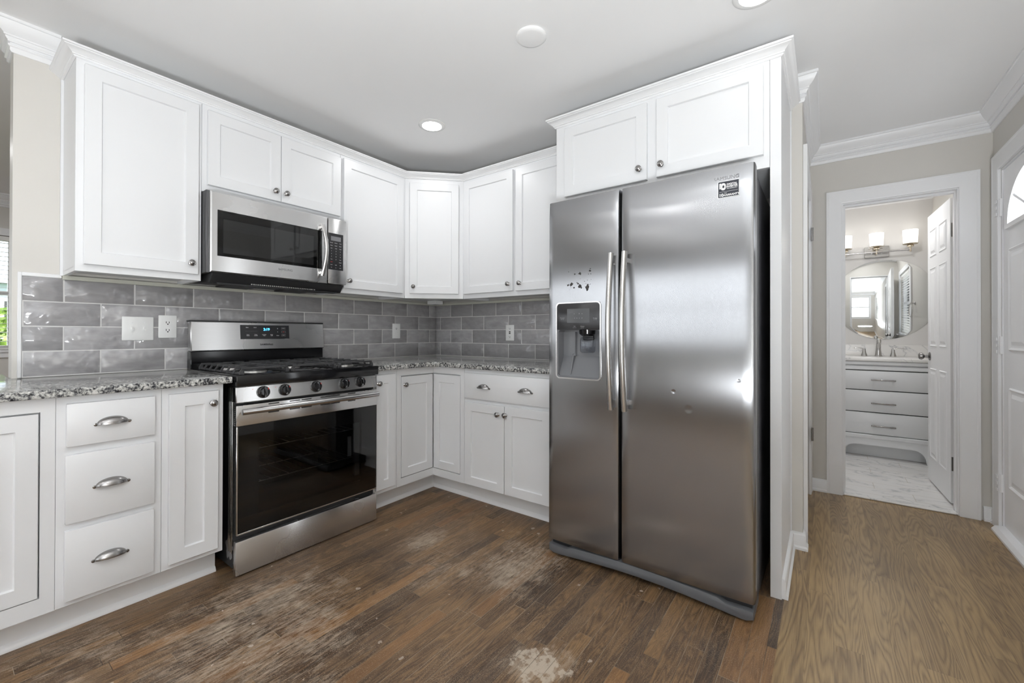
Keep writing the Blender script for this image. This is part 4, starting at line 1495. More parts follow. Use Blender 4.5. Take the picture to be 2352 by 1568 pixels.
mb.box(1.846, 1.902, FF - 0.048, FF - 0.034, 1.08, 1.112, 0.002)
build('ice_chute', mb, BLACK, dp)
mb = MB(FB)
mb.prism(rrect(1.832, 1.912, 1.018, 1.095, 0.014), FF - 0.036, FF - 0.032, 'n', 0.001)
build('paddle', mb, CLEARP, dp, label='clear dispenser paddle')
mb = MB(FB)
mb.hexa([FB.p(u, n, z) for u in (1.793, 1.799) for (n, z) in ((FF - 0.061, 1.0), (FF - 0.061, 1.12), (FF - 0.045, 1.0), (FF - 0.045, 1.12))], 0.001)
mb.hexa([FB.p(u + 0.0, n, z) for u in (1.785, 1.793) for (n, z) in ((FF - 0.05, 0.91), (FF - 0.06, 1.01), (FF - 0.012, 0.91), (FF - 0.045, 1.01))], 0.001)
build('recess_rib', mb, GREYG, dp, sm=False)
# glue residue flakes where a sticker was peeled off
mb = MB(FB)
rnd = random.Random(3)
def fl(u, z, r, n=None):
    k = 10
    mb.prism([(u + r * rnd.uniform(0.45, 1.3) * math.cos(2 * PI * i / k), z + r * rnd.uniform(0.45, 1.3) * math.sin(2 * PI * i / k)) for i in range(k)], FF - 0.004, FF + 0.0004, 'n')
def at_f(px, pz):   # (zoom px 1260..1480 x 580..960) converted to door metres
    return px, pz
for (u, z, r) in [(1.848, 1.402, 0.0075), (1.820, 1.401, 0.004), (1.900, 1.411, 0.005), (1.902, 1.420, 0.003), (1.782, 1.350, 0.0055), (1.802, 1.353, 0.0085), (1.797, 1.346, 0.004), (1.815, 1.335, 0.005), (1.838, 1.353, 0.005),
                  (1.848, 1.339, 0.009), (1.854, 1.333, 0.005), (1.888, 1.333, 0.011), (1.886, 1.322, 0.008), (1.890, 1.345, 0.005), (1.832, 1.358, 0.003), (1.893, 1.396, 0.0022), (1.872, 1.362, 0.0018), (1.786, 1.415, 0.0018), (1.905, 1.395, 0.0025)]:
    fl(u, z, r)
for _ in range(22):
    fl(rnd.choice((1.795, 1.84, 1.89)) + rnd.gauss(0, 0.014), 1.352 + rnd.gauss(0, 0.016), rnd.uniform(0.0007, 0.0018))
build('glue_residue', mb, RUST, dl, sm=False, label='dark flakes of peeled sticker glue')
# sticker and lettering
st = build('sticker', MB(FB).prism(rrect(2.4555, 2.5325, 1.650, 1.716, 0.003), FF - 0.0045, FF - 0.0002, 'n'), WHITETXT, dr_, sm=False, label='dark warranty sticker with white border')
build('sticker_face', MB(FB).prism(rrect(2.4575, 2.5305, 1.652, 1.714, 0.002), FF - 0.001, FF + 0.0002, 'n'), STICK, st, sm=False)
nt_ = FF + 0.0004
text('sticker_text', 'DIGITAL', FB, 2.5065, nt_, 1.7005, 0.0098, WHITETXT, st, 0.0002, bold=0.0003)
text('sticker_text', 'INVERTER', FB, 2.5065, nt_, 1.6915, 0.0098, WHITETXT, st, 0.0002, bold=0.0003, sx=0.9)
text('sticker_text', 'TECHNOLOGY', FB, 2.5065, nt_, 1.6840, 0.0056, WHITETXT, st, 0.0002)
text('sticker_text', '10', FB, 2.4680, nt_, 1.6605, 0.0165, WHITETXT, st, 0.0002, bold=0.0006)
text('sticker_text', 'WARRANTY', FB, 2.5030, nt_, 1.6590, 0.0105, WHITETXT, st, 0.0002, bold=0.0003)
text('sticker_text', 'YEAR', FB, 2.4830, nt_, 1.6675, 0.0045, WHITETXT, st, 0.0002)
mb = MB(FB)
mb.box(2.462, 2.527, nt_ - 0.0003, nt_ + 0.0001, 1.6735, 1.6741)
ringplate(mb, rrect(2.4665, 2.4845, 1.680, 1.708, 0.0089, 8), rrect(2.4725, 2.4795, 1.6885, 1.6995, 0.0034, 8), nt_ - 0.0003, nt_ + 0.0001)
mb.box(2.4615, 2.4680, nt_ - 0.0003, nt_ + 0.0001, 1.686, 1.708)
build('sticker_logo', mb, WHITETXT, st, sm=False)
text('brand_lettering', 'SAMSUNG', FB, 2.486, FF - 0.0040, 1.728, 0.0200, MIDTXT, dr_, 0.0016)
# kick grille
top = [(FX0 + 0.004, 0.050), (FX0 + 0.10, 0.048), (FX0 + 0.13, 0.062)] + [(FX0 + 0.13 + 0.65 * i / 8, 0.062 + 0.012 * math.sin(PI * i / 8)) for i in range(1, 8)] + [(FX1 - 0.13, 0.062), (FX1 - 0.10, 0.048), (FX1 - 0.004, 0.050)]
bot = [(FX1 - 0.004, 0.018), (FX1 - 0.03, 0.008)] + [(FX1 - 0.05 - (0.80) * i / 8, 0.008 + 0.022 * math.sin(PI * i / 8)) for i in range(0, 9)] + [(FX0 + 0.03, 0.008), (FX0 + 0.004, 0.018)]
mb = MB(FB).prism(top + bot, 0.66, 0.818, 'n', 0.006)
build('kick_grille', mb, GREYP, fg, label='grey plastic kick grille')
build('hinge_recess', MB(FB).box(FX0 + 0.012, FX1 - 0.012, 0.60, 0.79, 0.045, 0.074), BLACKM, fg, sm=False)
for u in (FX0 + 0.05, FX1 - 0.05):
    mb = MB(FB)
    mb.lathe([(0.022, 0), (0.022, 0.029)], FB.p(u, 0.70, 0.0005), (0, 0, 1), 16)
    build('foot', mb, BLACKM, fg)
mb = MB(FB)
mb.prism([(0.45, 1.7525), (0.815, 1.7525), (0.805, 1.775), (0.76, 1.785), (0.66, 1.780), (0.47, 1.760)], FX1 - 0.045, FX1 - 0.012, 'u', 0.002)
mb.prism([(0.45, 1.7525), (0.74, 1.7525), (0.74, 1.780), (0.66, 1.780), (0.47, 1.760)], FX0 + 0.012, FX0 + 0.045, 'u', 0.002)
build('hinge_cover', mb, GREYP, fg, label='grey hinge covers on top')

# ------------------------------------------------------------------ ceiling fixtures
for (x, y), lab in zip(CANS[:2], ('round recessed ceiling light above the corner cabinets', 'round recessed ceiling light in front of the refrigerator cabinet')):
    root = empty('recessed_light', (x, y, H), lab, 'ceiling light')
    mb = MB()
    mb.lathe([(0.070, -0.001), (0.084, -0.001), (0.084, -0.004), (0.078, -0.008), (0.070, -0.0085)], (x, y, H + 0.0), (0, 0, 1), 40)
    build('trim_ring', mb, PLASTIC, root)
    mb = MB()
    mb.lathe([(0.0695, -0.001), (0.0695, -0.007), (0.05, -0.0105), (0, -0.012)], (x, y, H), (0, 0, 1), 40)
    build('lens', mb, LENS if y < -0.795 else LENS2, root, label='glowing lens')
for (x, y) in CANS[2:]:
    mb = MB()
    mb.lathe([(0.084, -0.001), (0.084, -0.004), (0.070, -0.0085), (0, -0.012)], (x, y, H), (0, 0, 1), 32)
    build('recessed_light', mb, LENS, label='round recessed ceiling light out of frame, dining and bath ones added for light', cat='ceiling light', group='recessed lights out of frame')
mb = MB()
mb.lathe([(0.068, -0.0005), (0.068, -0.006), (0.064, -0.010), (0.052, -0.0125), (0, -0.0130)], (1.750, -1.105, H), (0, 0, 1), 40)
build('ceiling_cover', mb, CEIL, label='blank round painted cover plate on the kitchen ceiling', cat='cover plate')

# ------------------------------------------------------------------ hall: closet door, bath door casing, front door
def casing(mb, pts_out, pts_in, n0, n1):
    pass
# bath doorway casing
mb = MB(Fr((0, YB, 0), (1, 0, 0), (0, -1, 0)))
U0, U1, UT = 2.885, 3.465, 2.02
prof = [(0, 0.0), (0.075, 0.0)]
def case_u(mb, u0, u1, zt, w, n0=0.0005, n1=0.019):
    """mitred three sided casing"""
    bm = mb.bm
    fr = mb.fr
    steps = [(0.0, n1 - 0.006), (0.006, n1 - 0.004), (w - 0.016, n1 - 0.002), (w - 0.012, n1), (w, n1)]
    loops = []
    def loop(o, n):
        return [bm.verts.new(fr.p(u0 - o, n, 0.0)), bm.verts.new(fr.p(u0 - o, n, zt + o)), bm.verts.new(fr.p(u1 + o, n, zt + o)), bm.verts.new(fr.p(u1 + o, n, 0.0))]
    loops.append(loop(0, n0))
    for o, n in steps:
        loops.append(loop(o, n))
    loops.append(loop(w, n0))
    fs = []
    for a, b in zip(loops, loops[1:] + loops[:1]):
        for i in range(3):
            fs.append(bm.faces.new([a[i], a[i + 1], b[i + 1], b[i]]))
    fs.append(bm.faces.new([l[0] for l in loops]))
    fs.append(bm.faces.new([l[3] for l in loops][::-1]))
    bmesh.ops.recalc_face_normals(bm, faces=fs)
case_u(mb, U0 + 0.008, U1 - 0.008, UT - 0.008, 0.088)
# jamb lining and stop
mb.fr = WLD
for (a, b) in ((U0 + 0.0005, U0 + 0.014), (U1 - 0.014, U1 - 0.0005)):
    mb.box(a, b, YB + 0.0005, YB + 0.114, 0.0, UT - 0.0005)
mb.box(U0 + 0.014, U1 - 0.014, YB + 0.0005, YB + 0.114, UT - 0.014, UT - 0.0005)
mb.box(U0 + 0.014, U0 + 0.026, YB + 0.04, YB + 0.075, 0, UT - 0.014)
mb.box(U1 - 0.022, U1 - 0.014, YB + 0.04, YB + 0.070, 0, UT - 0.014)
mb.box(U0 + 0.026, U1 - 0.022, YB + 0.04, YB + 0.075, UT - 0.026, UT - 0.014)
struct('trim_6', mb, TRIM, label='white bathroom door casing')
mb = MB().box(U0 + 0.014, U1 - 0.014, YB - 0.005, YB + 0.06, 0.0005, 0.012, 0.004)
struct('trim_7', mb, MARB, label='pale marble threshold strip')

def panel_door(mb, fr, u0, u1, z0, z1, n0, n1, panels):
    """slab with raised panels both faces"""
    mb.fr = fr
    mb.box(u0, u1, n0, n1, z0, z1, 0.0015)
    for (a, b, c, d) in panels:
        for nn, s in ((n1, 1), (n0, -1)):
            bm = mb.bm
            def ring(o, h):
                return [bm.verts.new(fr.p(a + o, nn + s * h, c + o)), bm.verts.new(fr.p(b - o, nn + s * h, c + o)), bm.verts.new(fr.p(b - o, nn + s * h, d - o)), bm.verts.new(fr.p(a + o, nn + s * h, d - o))]
            R = [ring(0, -0.0005), ring(0.006, 0.005), ring(0.014, 0.001), ring(0.026, 0.001), ring(0.042, 0.006)]
            fs = [bm.faces.new(R[-1])]
            for r0, r1 in zip(R, R[1:]):
                for i in range(4):
                    j = (i + 1) % 4
                    fs.append(bm.faces.new([r0[i], r0[j], r1[j], r1[i]]))
            bmesh.ops.recalc_face_normals(bm, faces=fs)
            # orient outward
            if fs[0].normal.dot(fr.n) * s < 0:
                bmesh.ops.reverse_faces(bm, faces=fs)

def hinge(name, fr, u, n, z, parent, mat=NICKEL, h=0.09):
    mb = MB(fr)
    mb.lathe([(0.006, 0), (0.006, h)], fr.p(u, n, z - h / 2), (0, 0, 1), 12)
    for k in range(4):
        mb.lathe([(0.0066, 0), (0.0066, 0.018)], fr.p(u, n, z - h / 2 + 0.001 + k * 0.023), (0, 0, 1), 12)
    mb.box(u - 0.016, u + 0.016, n - 0.006, n - 0.003, z - h / 2, z + h / 2)
    return build(name, mb, mat, parent)

# bath door, opened inward about 92 degrees: hinge edge near the camera
ang = math.radians(92.5)
ud = V((math.cos(ang), math.sin(ang), 0))
FBD = Fr((3.4845, 1.262, 0), ud, V((-math.sin(ang), math.cos(ang), 0)))
mb = MB()
DW, DH = 0.575, 2.0
panels = []
for (a, b) in ((0.075, 0.255), (0.325, 0.505)):
    panels += [(a, b, 0.20, 0.86), (a, b, 1.02, 1.60), (a, b, 1.68, 1.88)]
panel_door(mb, FBD, 0.0, DW, 0.016, DH, 0.0, 0.034, panels)
bd = build('door_2', mb, DOORP, sm=False, kind='structure', label='white six-panel bathroom door standing open')
for z in (0.27, 1.79):
    mb = MB(FBD)
    mb.box(-0.0015, -0.0002, 0.002, 0.030, z - 0.045, z + 0.045, 0.0003)
    mb.lathe([(0.0065, 0), (0.0065, 0.09)], FBD.p(-0.012, -0.002, z - 0.045), (0, 0, 1), 12)
    mb.box(-0.07, -0.012, -0.0035, -0.001, z - 0.045, z + 0.045)
    build('hinge', mb, NICKEL, bd, label='grey metal hinge')
mb = MB(FBD)
for (n, s) in ((0.034, 1), (0.0, -1)):
    mb.lathe([(0.031, 0), (0.031, 0.004), (0.024, 0.008), (0.010, 0.012), (0.009, 0.030), (0.020, 0.036), (0.027, 0.046), (0.025, 0.058), (0.014, 0.064), (0, 0.065)], FBD.p(DW - 0.06, n, 0.945), FBD.n * s, 24)
build('door_knob', mb, NICKEL, bd, label='satin nickel round door knob')

# closet door on the hall side wall, seen edge-on
mb = MB(Fr((2.705, 0, 0), (0, 1, 0), (1, 0, 0)))
case_u(mb, 0.148, 0.942, 2.032, 0.085)
struct('trim_8', mb, TRIM, label='white closet door casing seen edge-on')
mb = MB()
FCD = Fr((2.705, 0, 0), (0, 1, 0), (1, 0, 0))
panel_door(mb, FCD, 0.152, 0.938, 0.012, 2.028, -0.045, -0.010, [(0.24, 0.50, 0.2, 0.86), (0.59, 0.85, 0.2, 0.86), (0.24, 0.50, 1.02, 1.6), (0.59, 0.85, 1.02, 1.6)])
cd = build('door_3', mb, DOORP, sm=False, kind='structure', label='white closet door beside the end panel')
for z in (0.42, 1.80):
    hinge('hinge', FCD, 0.935, 0.022, z, cd)

# front door (right wall)
FRD = Fr((XR, 0, 0), (0, -1, 0), (-1, 0, 0))        # u = -y, n = into room
mb = MB(FRD)
case_u(mb, -0.925, 0.0, 2.05, 0.092)
mb.fr = WLD
mb.box(XR + 0.0005, XR + 0.119, 0.925 - 0.012, 0.9245, 0, 2.049)
mb.box(XR + 0.0005, XR + 0.119, 0.0005, 0.012, 0, 2.049)
mb.box(XR + 0.0005, XR + 0.119, 0.012, 0.913, 2.038, 2.049)
struct('trim_9', mb, TRIM, label='white front door casing')
mb = MB(FRD).prism([(-0.02, 0.0005), (0.045, 0.0005), (0.045, 0.012), (0.03, 0.030), (-0.02, 0.034)], -0.913, -0.012, 'u')
struct('trim_10', mb, TRIM, label='white front door threshold')
root = empty('door_1', (XR + 0.03, 0.46, 0.03), 'white front door with arched fan window', None)
root['kind'] = 'structure'
mb = MB(FRD)
uc, zc, ea, eb = -0.4625, 1.700, 0.335, 0.262
n0, n1 = -0.050, -0.006
# slab with half-ellipse opening: polygon strips
bm = mb.bm
NA = 32
arcp = [(uc + ea * math.cos(PI * i / NA), zc + eb * math.sin(PI * i / NA)) for i in range(NA + 1)]
u0, u1, z0, z1 = -0.909, -0.016, 0.036, 2.034
outp = []
for (u, z) in arcp:
    d = V((u - uc, z - zc + 1e-9))
    s1 = ((u1 - uc) / d.x) if d.x > 1e-6 else (((u0 - uc) / d.x) if d.x < -1e-6 else 1e9)
    s2 = (z1 - zc) / d.y if d.y > 1e-6 else 1e9
    s_ = min(s1, s2)
    outp.append((uc + d.x * s_, zc + d.y * s_))
# add corner points
for nn in (n0, n1):
    A = [bm.verts.new(FRD.p(u, nn, z)) for u, z in arcp]
    B = [bm.verts.new(FRD.p(u, nn, z)) for u, z in outp]
    for i in range(NA):
        bm.faces.new([A[i], B[i], B[i + 1], A[i + 1]])
        (ua, za), (ub, zb) = outp[i], outp[i + 1]
        if abs(ua - ub) > 1e-6 and abs(za - zb) > 1e-6:
            cxy = (u1, z1) if ua > uc else (u0, z1)
            bm.faces.new([B[i], bm.verts.new(FRD.p(cxy[0], nn, cxy[1])), B[i + 1]])
    if nn == n0:
        A0 = A
    else:
        for i in range(NA):
            bm.faces.new([A0[i], A0[i + 1], A[i + 1], A[i]])
bmesh.ops.recalc_face_normals(bm, faces=bm.faces)
mb.box(u0, u1, n0, n1, z0, zc)
for (a, b, c, d) in [(-0.815, -0.555, 1.02, 1.58), (-0.370, -0.110, 1.02, 1.58), (-0.815, -0.555, 0.27, 0.82), (-0.370, -0.110, 0.27, 0.82)]:
    m2 = mb
    def ring(o, h):
        return [bm.verts.new(FRD.p(a + o, n1 + h, c + o)), bm.verts.new(FRD.p(b - o, n1 + h, c + o)), bm.verts.new(FRD.p(b - o, n1 + h, d - o)), bm.verts.new(FRD.p(a + o, n1 + h, d - o))]
    R = [ring(0, 0.0), ring(0.008, 0.008), ring(0.020, 0.001), ring(0.032, 0.001), ring(0.052, 0.007)]
    fs = [bm.faces.new(R[-1])]
    for r0, r1 in zip(R, R[1:]):
        for i in range(4):
            j = (i + 1) % 4
            fs.append(bm.faces.new([r0[i], r0[j], r1[j], r1[i]]))
build('slab', mb, DOORP, root, sm=False)
mb = MB(FRD)
arc_o = [(uc + (ea + 0.045) * math.cos(PI * i / NA), zc - 0.012 + (eb + 0.045) * math.sin(PI * i / NA)) for i in range(NA + 1)] 
arc_i = [(uc + (ea - 0.004) * math.cos(PI * i / NA), zc + 0.012 + (eb - 0.012) * math.sin(PI * i / NA)) for i in range(NA + 1)]
ringplate(mb, arc_o, arc_i, n1, n1 + 0.014)
for k in (1, 2, 3, 4):
    t = PI * k / 5
    mb.tube([FRD.p(uc + 0.10 * math.cos(t), n1 - 0.002, zc + 0.08 * math.sin(t) + 0.01), FRD.p(uc + ea * math.cos(t), n1 - 0.002, zc + eb * math.sin(t))], 0.009, 8)
mb.tube([FRD.p(uc + 0.11 * math.cos(PI * i / 10), n1 - 0.002, zc + 0.01 + 0.085 * math.sin(PI * i / 10)) for i in range(11)], 0.009, 8)
build('fan_window_frame', mb, DOORP, root, label='arched white fan window frame')
mb = MB(FRD).prism(arcp, n1 - 0.024, n1 - 0.020, 'n')
build('fan_window_glass', mb, FROST, root, sm=False)
for z in (0.27, 1.05, 1.83):
    mb = MB(FRD)
    h = 0.10
    mb.lathe([(0.007, 0), (0.007, h)], FRD.p(-0.918, 0.003, z - h / 2), (0, 0, 1), 12)
    for k in range(3):
        mb.box(-0.950, -0.918, 0.017, 0.0215, z - h / 2 + 0.004 + k * 0.036, z - h / 2 + 0.022 + k * 0.036, 0.001)
    build('hinge', mb, DOORP, root, label='white painted hinge')

# ------------------------------------------------------------------ bathroom
vn = empty('bathroom_vanity', (3.205, 2.56, 0), 'white three-drawer bathroom vanity with marble top seen through the doorway', 'vanity')
FV = Fr((3.205, 2.86, 0), (1, 0, 0), (0, -1, 0))     # n from the back wall
mb = MB(FV)
mb.box(-0.372, 0.372, 0.003, 0.545, 0.215, 0.868, 0.002)
mb.box(-0.380, 0.380, 0.003, 0.562, 0.790, 0.826, 0.005, 2)
mb.box(-0.384, 0.384, 0.003, 0.570, 0.836, 0.866, 0.004, 2)
mb.box(-0.385, 0.385, 0.003, 0.566, 0.178, 0.216, 0.008, 2)
# curved apron with feet
ap = [(-0.372, 0.0), (-0.283, 0.0)]
for i in range(0, 9):
    t = PI / 2 * i / 8
    ap.append((-0.275 + 0.085 * (1 - math.cos(t)), 0.025 + 0.095 * math.sin(t)))
ap2 = [(-u, z) for u, z in ap[::-1]]
mb.prism(ap + ap2 + [(0.372, 0.178), (-0.372, 0.178)], 0.535, 0.557, 'n')
mb.box(-0.372, -0.34, 0.003, 0.535, 0.0, 0.215)
mb.box(0.34, 0.372, 0.003, 0.535, 0.0, 0.215)
mb.box(-0.34, 0.34, 0.44, 0.455, 0.006, 0.18)
build('body', mb, WHITE, vn, sm=False)
for (z0_, z1_, zp) in ((0.614, 0.782, 0.704), (0.418, 0.606, 0.497), (0.222, 0.410, 0.297)):
    d = build('drawer', MB(FV).box(-0.288 if z1_ < 0.7 else -0.36, 0.300 if z1_ < 0.7 else 0.36, 0.546, 0.562, z0_, z1_, 0.003, 2), WHITE, vn)
    mb = MB(FV)
    mb.box(-0.083, 0.083, 0.578, 0.588, zp - 0.006, zp + 0.006, 0.002)
    for u in (-0.064, 0.064):
        mb.box(u - 0.006, u + 0.006, 0.561, 0.580, zp - 0.005, zp + 0.005)
    build('bar_pull', mb, NICKEL, d, label='brushed bar pull')
mb = MB(FV).box(-0.372, 0.372, 0.5455, 0.5462, 0.218, 0.79)
build('drawer_gap_shade', mb, SLOTD, vn, sm=False)  # dark sheet behind the drawers, shade of the gaps put into colour
build('marble_top', MB(FV).box(-0.39, 0.3825, 0.003, 0.580, 0.868, 0.898, 0.005, 2), MARB, vn, label='white marble vanity top')
build('marble_backsplash', MB(FV).box(-0.39, 0.3825, 0.002, 0.022, 0.898, 1.005, 0.002), MARB, vn)
fc = empty('faucet', (3.205, 2.66, 0.898), 'brushed widespread faucet with two lever handles on the vanity', 'faucet')
mb = MB()
mb.tube([(3.205, 2.72, 0.8985), (3.205, 2.718, 0.96), (3.205, 2.705, 1.02), (3.205, 2.675, 1.052), (3.205, 2.64, 1.050), (3.205, 2.615, 1.022)], [0.027, 0.020, 0.017, 0.017, 0.015, 0.012], 16)
mb.lathe([(0.030, 0), (0.030, 0.006), (0.026, 0.010)], (3.205, 2.72, 0.8985), (0, 0, 1), 20)
build('spout', mb, CHROME, fc)
for s in (-1, 1):
    mb = MB()
    mb.lathe([(0.026, 0), (0.024, 0.008), (0.016, 0.035), (0.011, 0.070), (0, 0.076)], (3.205 + s * 0.105, 2.72, 0.8985), (0, 0, 1), 20)
    mb.tube([(3.205 + s * 0.100, 2.72, 0.966), (3.205 + s * 0.14, 2.718, 0.976), (3.205 + s * 0.182, 2.716, 0.974)], [0.008, 0.007, 0.006], 10, flat=0.6)
    build('lever_handle', mb, CHROME, fc)
mr = empty('round_mirror', (3.252, 2.855, 1.447), 'large round frameless mirror above the vanity', 'mirror')
mb = MB()
mb.lathe([(0.388, 0.0), (0.388, 0.002), (0.360, 0.006), (0, 0.006)], (3.252, 2.858, 1.447), (0, -1, 0), 72)
build('mirror_glass', mb, MIRR, mr, sm=True)
vl = empty('vanity_light', (3.20, 2.858, 1.92), 'three-shade brushed nickel vanity light above the round mirror', 'wall light')
mb = MB()
mb.box(3.110, 3.295, 2.836, 2.8595, 1.862, 1.968, 0.003)
mb.tube([(2.958, 2.775, 1.905), (3.438, 2.775, 1.905)], 0.0075, 12)
for u in (3.165, 3.240):
    mb.tube([(u, 2.838, 1.905), (u, 2.775, 1.905)], 0.006, 10)
build('mounting_bar', mb, CHROME, vl)
for i, x in enumerate((2.958, 3.197, 3.438)):
    mb = MB()
    mb.tube([(x, 2.775, 1.885), (x, 2.775, 1.945)], 0.0075, 12)
    mb.lathe([(0.024, 0), (0.024, 0.014), (0.020, 0.020), (0.052, 0.022), (0.056, 0.028), (0.052, 0.030)], (x, 2.775, 1.930), (0, 0, 1), 28)
    hd = build('lamp_holder', mb, BRASS, vl, label='warm brushed shade holder')
    mb = MB()
    mb.lathe([(0.030, 0), (0.050, 0.001), (0.053, 0.05), (0.0565, 0.125), (0.0545, 0.125), (0.051, 0.05), (0.030, 0.003)], (x, 2.775, 1.9605), (0, 0, 1), 32, caps=False)
    build('glass_shade', mb, SHADEM, hd, label='glowing frosted glass shade')
    add_light('bath_lamp', 'POINT', (x, 2.60, 2.06), 0.30, 0.06, color=(1, 0.96, 0.91))
# bathroom wall register and towel ring
rgx = empty('wall_register', (XR - 0.01, 1.62, 0.27), 'white louvred wall register behind the bathroom door', 'vent')
FRR = Fr((XR, 0, 0), (0, -1, 0), (-1, 0, 0))
mb = MB(FRR)
framed(mb, -2.02, -1.32, 0.245, 0.47, -1.99, -1.35, 0.27, 0.445, 0.0005, 0.012, 0.002)
build('frame', mb, TRIM, rgx, sm=False)
mb = MB(FRR)
for k in range(30):
    mb.box(-1.985 + k * 0.0212, -1.975 + k * 0.0212, 0.001, 0.010, 0.27, 0.445)
build('louvres', mb, NICKEL, rgx, sm=False)
tr = empty('towel_ring', (XR - 0.04, 2.30, 1.30), 'brushed towel ring on the bathroom side wall, seen in the mirror', 'towel ring')
mb = MB()
mb.lathe([(0.022, 0), (0.022, 0.006), (0.010, 0.010), (0.010, 0.05)], (XR - 0.0005, 2.30, 1.42), (-1, 0, 0), 16)
mb.tube([(XR - 0.045, 2.30 + 0.075 * math.sin(t), 1.335 + 0.085 * math.cos(t)) for t in [2 * PI * i / 24 for i in range(25)]], 0.005, 8)
build('ring', mb, CHROME, tr)

# ------------------------------------------------------------------ windows
def window(name, fr, u0, u1, z0, z1, depth, label, blinds=True, nm=2, pitch=0.045, tilt=0.15, slat_depth=0.045, bar=True):
    """frame set in a wall opening; n=0 is the inner wall face, n<0 outward"""
    root = empty(name, fr.p((u0 + u1) / 2, 0, z0), label, None)
    root['kind'] = 'structure'
    mb = MB(fr)
    e = 0.0006
    mb.box(u0 + e, u0 + 0.04, -depth + 0.02, -0.03, z0 + e, z1 - e)
    mb.box(u1 - 0.04, u1 - e, -depth + 0.02, -0.03, z0 + e, z1 - e)
    mb.box(u0 + 0.04, u1 - 0.04, -depth + 0.02, -0.03, z0 + e, z0 + 0.04)
    mb.box(u0 + 0.04, u1 - 0.04, -depth + 0.02, -0.03, z1 - 0.04, z1 - e)
    if bar:
        mb.box(u0 + 0.04, u1 - 0.04, -depth + 0.03, -0.045, (z0 + z1) / 2 - 0.02, (z0 + z1) / 2 + 0.02)
    for k in range(1, nm):
        u = u0 + (u1 - u0) * k / nm
        mb.box(u - 0.03, u + 0.03, -depth + 0.02, -0.03, z0 + 0.04, z1 - 0.04)
    build('sash', mb, TRIM, root, sm=False)
    mb = MB(fr)
    w = 0.07
    mb.box(u0 - w, u0, 0.0005, 0.016, z0 - w, z1 + w)
    mb.box(u1, u1 + w, 0.0005, 0.016, z0 - w, z1 + w)
    mb.box(u0, u1, 0.0005, 0.016, z1, z1 + w)
    mb.box(u0, u1, 0.0005, 0.030, z0 - 0.02, z0)
    mb.box(u0, u1, 0.0005, 0.016, z0 - w, z0 - 0.02)
    build('window_casing', mb, TRIM, root, sm=False)
    build('glass', MB(fr).box(u0 + 0.035, u1 - 0.035, -depth + 0.05, -depth + 0.054, z0 + 0.035, z1 - 0.035), PANE, root, sm=False)
    if blinds:
        bl = empty('window_blind', fr.p((u0 + u1) / 2, -0.02, z0 + 0.01), 'white slatted blind in front of ' + label, 'blind')
        mb = MB(fr)
        mb.box(u0 + 0.008, u1 - 0.008, -0.050, -0.004, z1 - 0.05, z1 - 0.004, 0.002)
        build('headrail', mb, BLINDM, bl)
        build('bottom_rail', MB(fr).box(u0 + 0.008, u1 - 0.008, -0.045, -0.012, z0 + 0.004, z0 + 0.02, 0.002), BLINDM, bl)
        mb = MB(fr)
        z = z0 + 0.04
        dz = slat_depth / 2 * math.sin(tilt)
        dn = slat_depth / 2 * math.cos(tilt)
        while z < z1 - 0.06:
            mb.hexa([fr.p(u, n, zz) for u in (u0 + 0.010, u1 - 0.010) for (n, zz) in ((-0.028 - dn, z + dz), (-0.028 - dn, z + dz + 0.0025), (-0.028 + dn, z - dz), (-0.028 + dn, z - dz + 0.0025))])
            z += pitch
        build('slats', mb, BLINDM, bl, sm=False)
    return root
FDN = Fr((XD, 0, 0), (0, 1, 0), (1, 0, 0))
window('window_1', FDN, -4.0, -2.215, 0.94, 2.04, 0.12, 'dining room window at the far left', pitch=0.043, tilt=0.05)
FLV = Fr((0, YL, 0), (-1, 0, 0), (0, 1, 0))
window('window_2', FLV, -1.15, 0.85, 0.9, 2.2, 0.12, 'middle living room window with added blind', tilt=0.42, pitch=0.042)  # unseen blinds on the living windows, added to dim their reflection in the fridge
window('window_3', FLV, -3.35, -1.40, 0.9, 2.2, 0.12, 'living room window with added blind, nearest the front door wall', tilt=0.42, pitch=0.042)
window('window_6', FLV, 1.1, 3.2, 0.9, 2.2, 0.12, 'added living room window with added blind, nearest the dining wall', tilt=0.42, pitch=0.042)  # unseen third window, added to let in more light
window('window_4', FRD, 3.3, 5.8, 0.9, 2.1, 0.12, 'living room side window', tilt=0.3, nm=3)
window('window_7', FRD, 0.42, 0.66, 0.25, 2.03, 0.12, 'front door sidelight', blinds=False, nm=1, bar=False)
window('window_5', FRD, -2.10, -1.45, 0.95, 1.95, 0.12, 'bathroom window', tilt=0.25, nm=1, pitch=0.04)

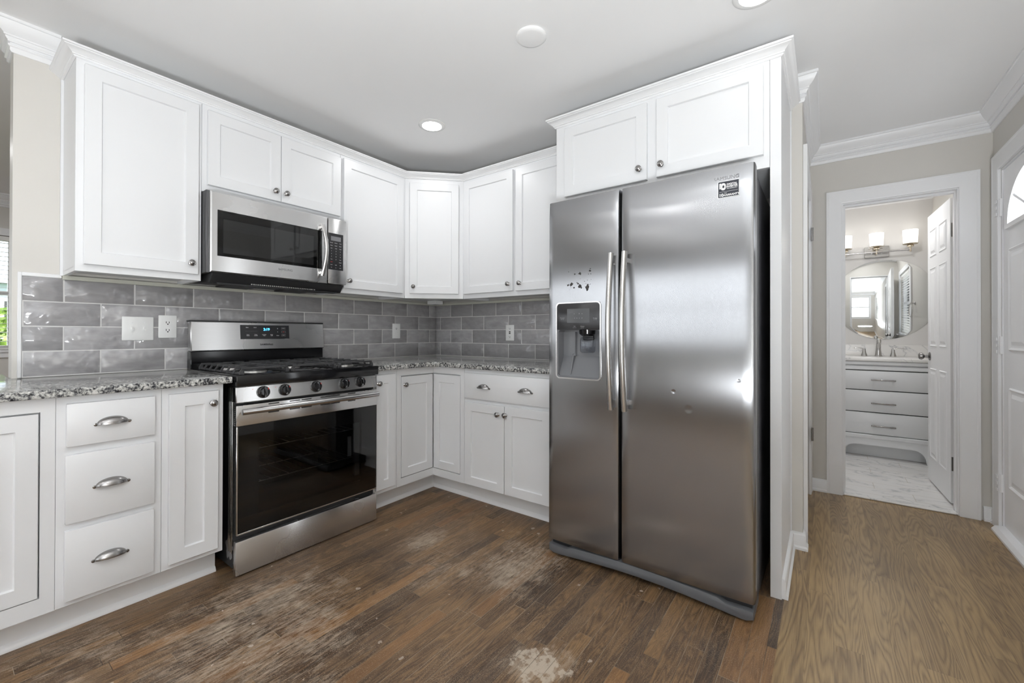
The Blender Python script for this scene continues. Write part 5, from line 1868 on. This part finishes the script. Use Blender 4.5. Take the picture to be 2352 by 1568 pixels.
# ------------------------------------------------------------------ outside the dining window
mb = MB().box(-40, XD - 0.2, -22, 18, -0.6, -0.5)
build('lawn', mb, LAWN, sm=False, kind='stuff', label='green lawn outside the dining window', cat='grass')
def blob(name, c, r, mat, n, label, cat, sq=(1, 1, 1)):
    mb = MB()
    rnd = random.Random(n)
    bm = mb.bm
    k = n
    for _ in range(k):
        while True:
            p = V((rnd.uniform(-1, 1), rnd.uniform(-1, 1), rnd.uniform(-1, 1)))
            if 0.55 < p.length < 1:
                break
        p = V((p.x * r * sq[0], p.y * r * sq[1], p.z * r * sq[2])) + V(c)
        a = V((rnd.gauss(0, 1), rnd.gauss(0, 1), rnd.gauss(0, 1))).normalized()
        b = a.orthogonal().normalized()
        c2 = a.cross(b)
        s = r * 0.055 * rnd.uniform(0.6, 1.3)
        vs = [bm.verts.new(p + b * s * 1.5), bm.verts.new(p + c2 * s), bm.verts.new(p - b * s * 1.5), bm.verts.new(p - c2 * s)]
        bm.faces.new(vs)
    return build(name, mb, mat, label=label, cat=cat, sm=False)
blob('hedge_bush', (-8.6, -1.9, 0.50), 0.98, LEAF, 2600, 'bright yellow-green round bush outside the dining window', 'bush', (1, 1.2, 1.02))
blob('shade_tree', (-22.0, -0.6, 5.5), 2.6, LEAFD, 2200, 'tree behind the neighbouring house', 'tree', (1, 1.4, 0.9))
nh = empty('neighbour_house', (-15, -1.0, -0.5), 'pale blue neighbouring house with blue shutters seen through the blind', 'house')
mb = MB().box(-17.5, -13.5, -6, 5, -0.5, 2.35)
build('wall', mb, SIDING, nh, sm=False)
mb = MB(FA)
mb.prism([(-13.1, 2.30), (-15.5, 3.85), (-17.9, 2.30)], -6.3, 5.3, 'u')
build('roof', mb, ROOFM, nh, sm=False)
mb = MB().box(-13.52, -13.44, -1.72, -1.10, 0.75, 1.95)
wf_ = build('window', mb, TRIM, nh, sm=False)
build('pane', MB().box(-13.45, -13.42, -1.64, -1.18, 0.83, 1.87), DISP, wf_, sm=False)
build('shutter', MB().box(-13.5, -13.42, -2.06, -1.76, 0.75, 1.95), SHUTB, nh, sm=False)
build('shutter', MB().box(-13.5, -13.42, -1.06, -0.76, 0.75, 1.95), SHUTB, nh, sm=False)
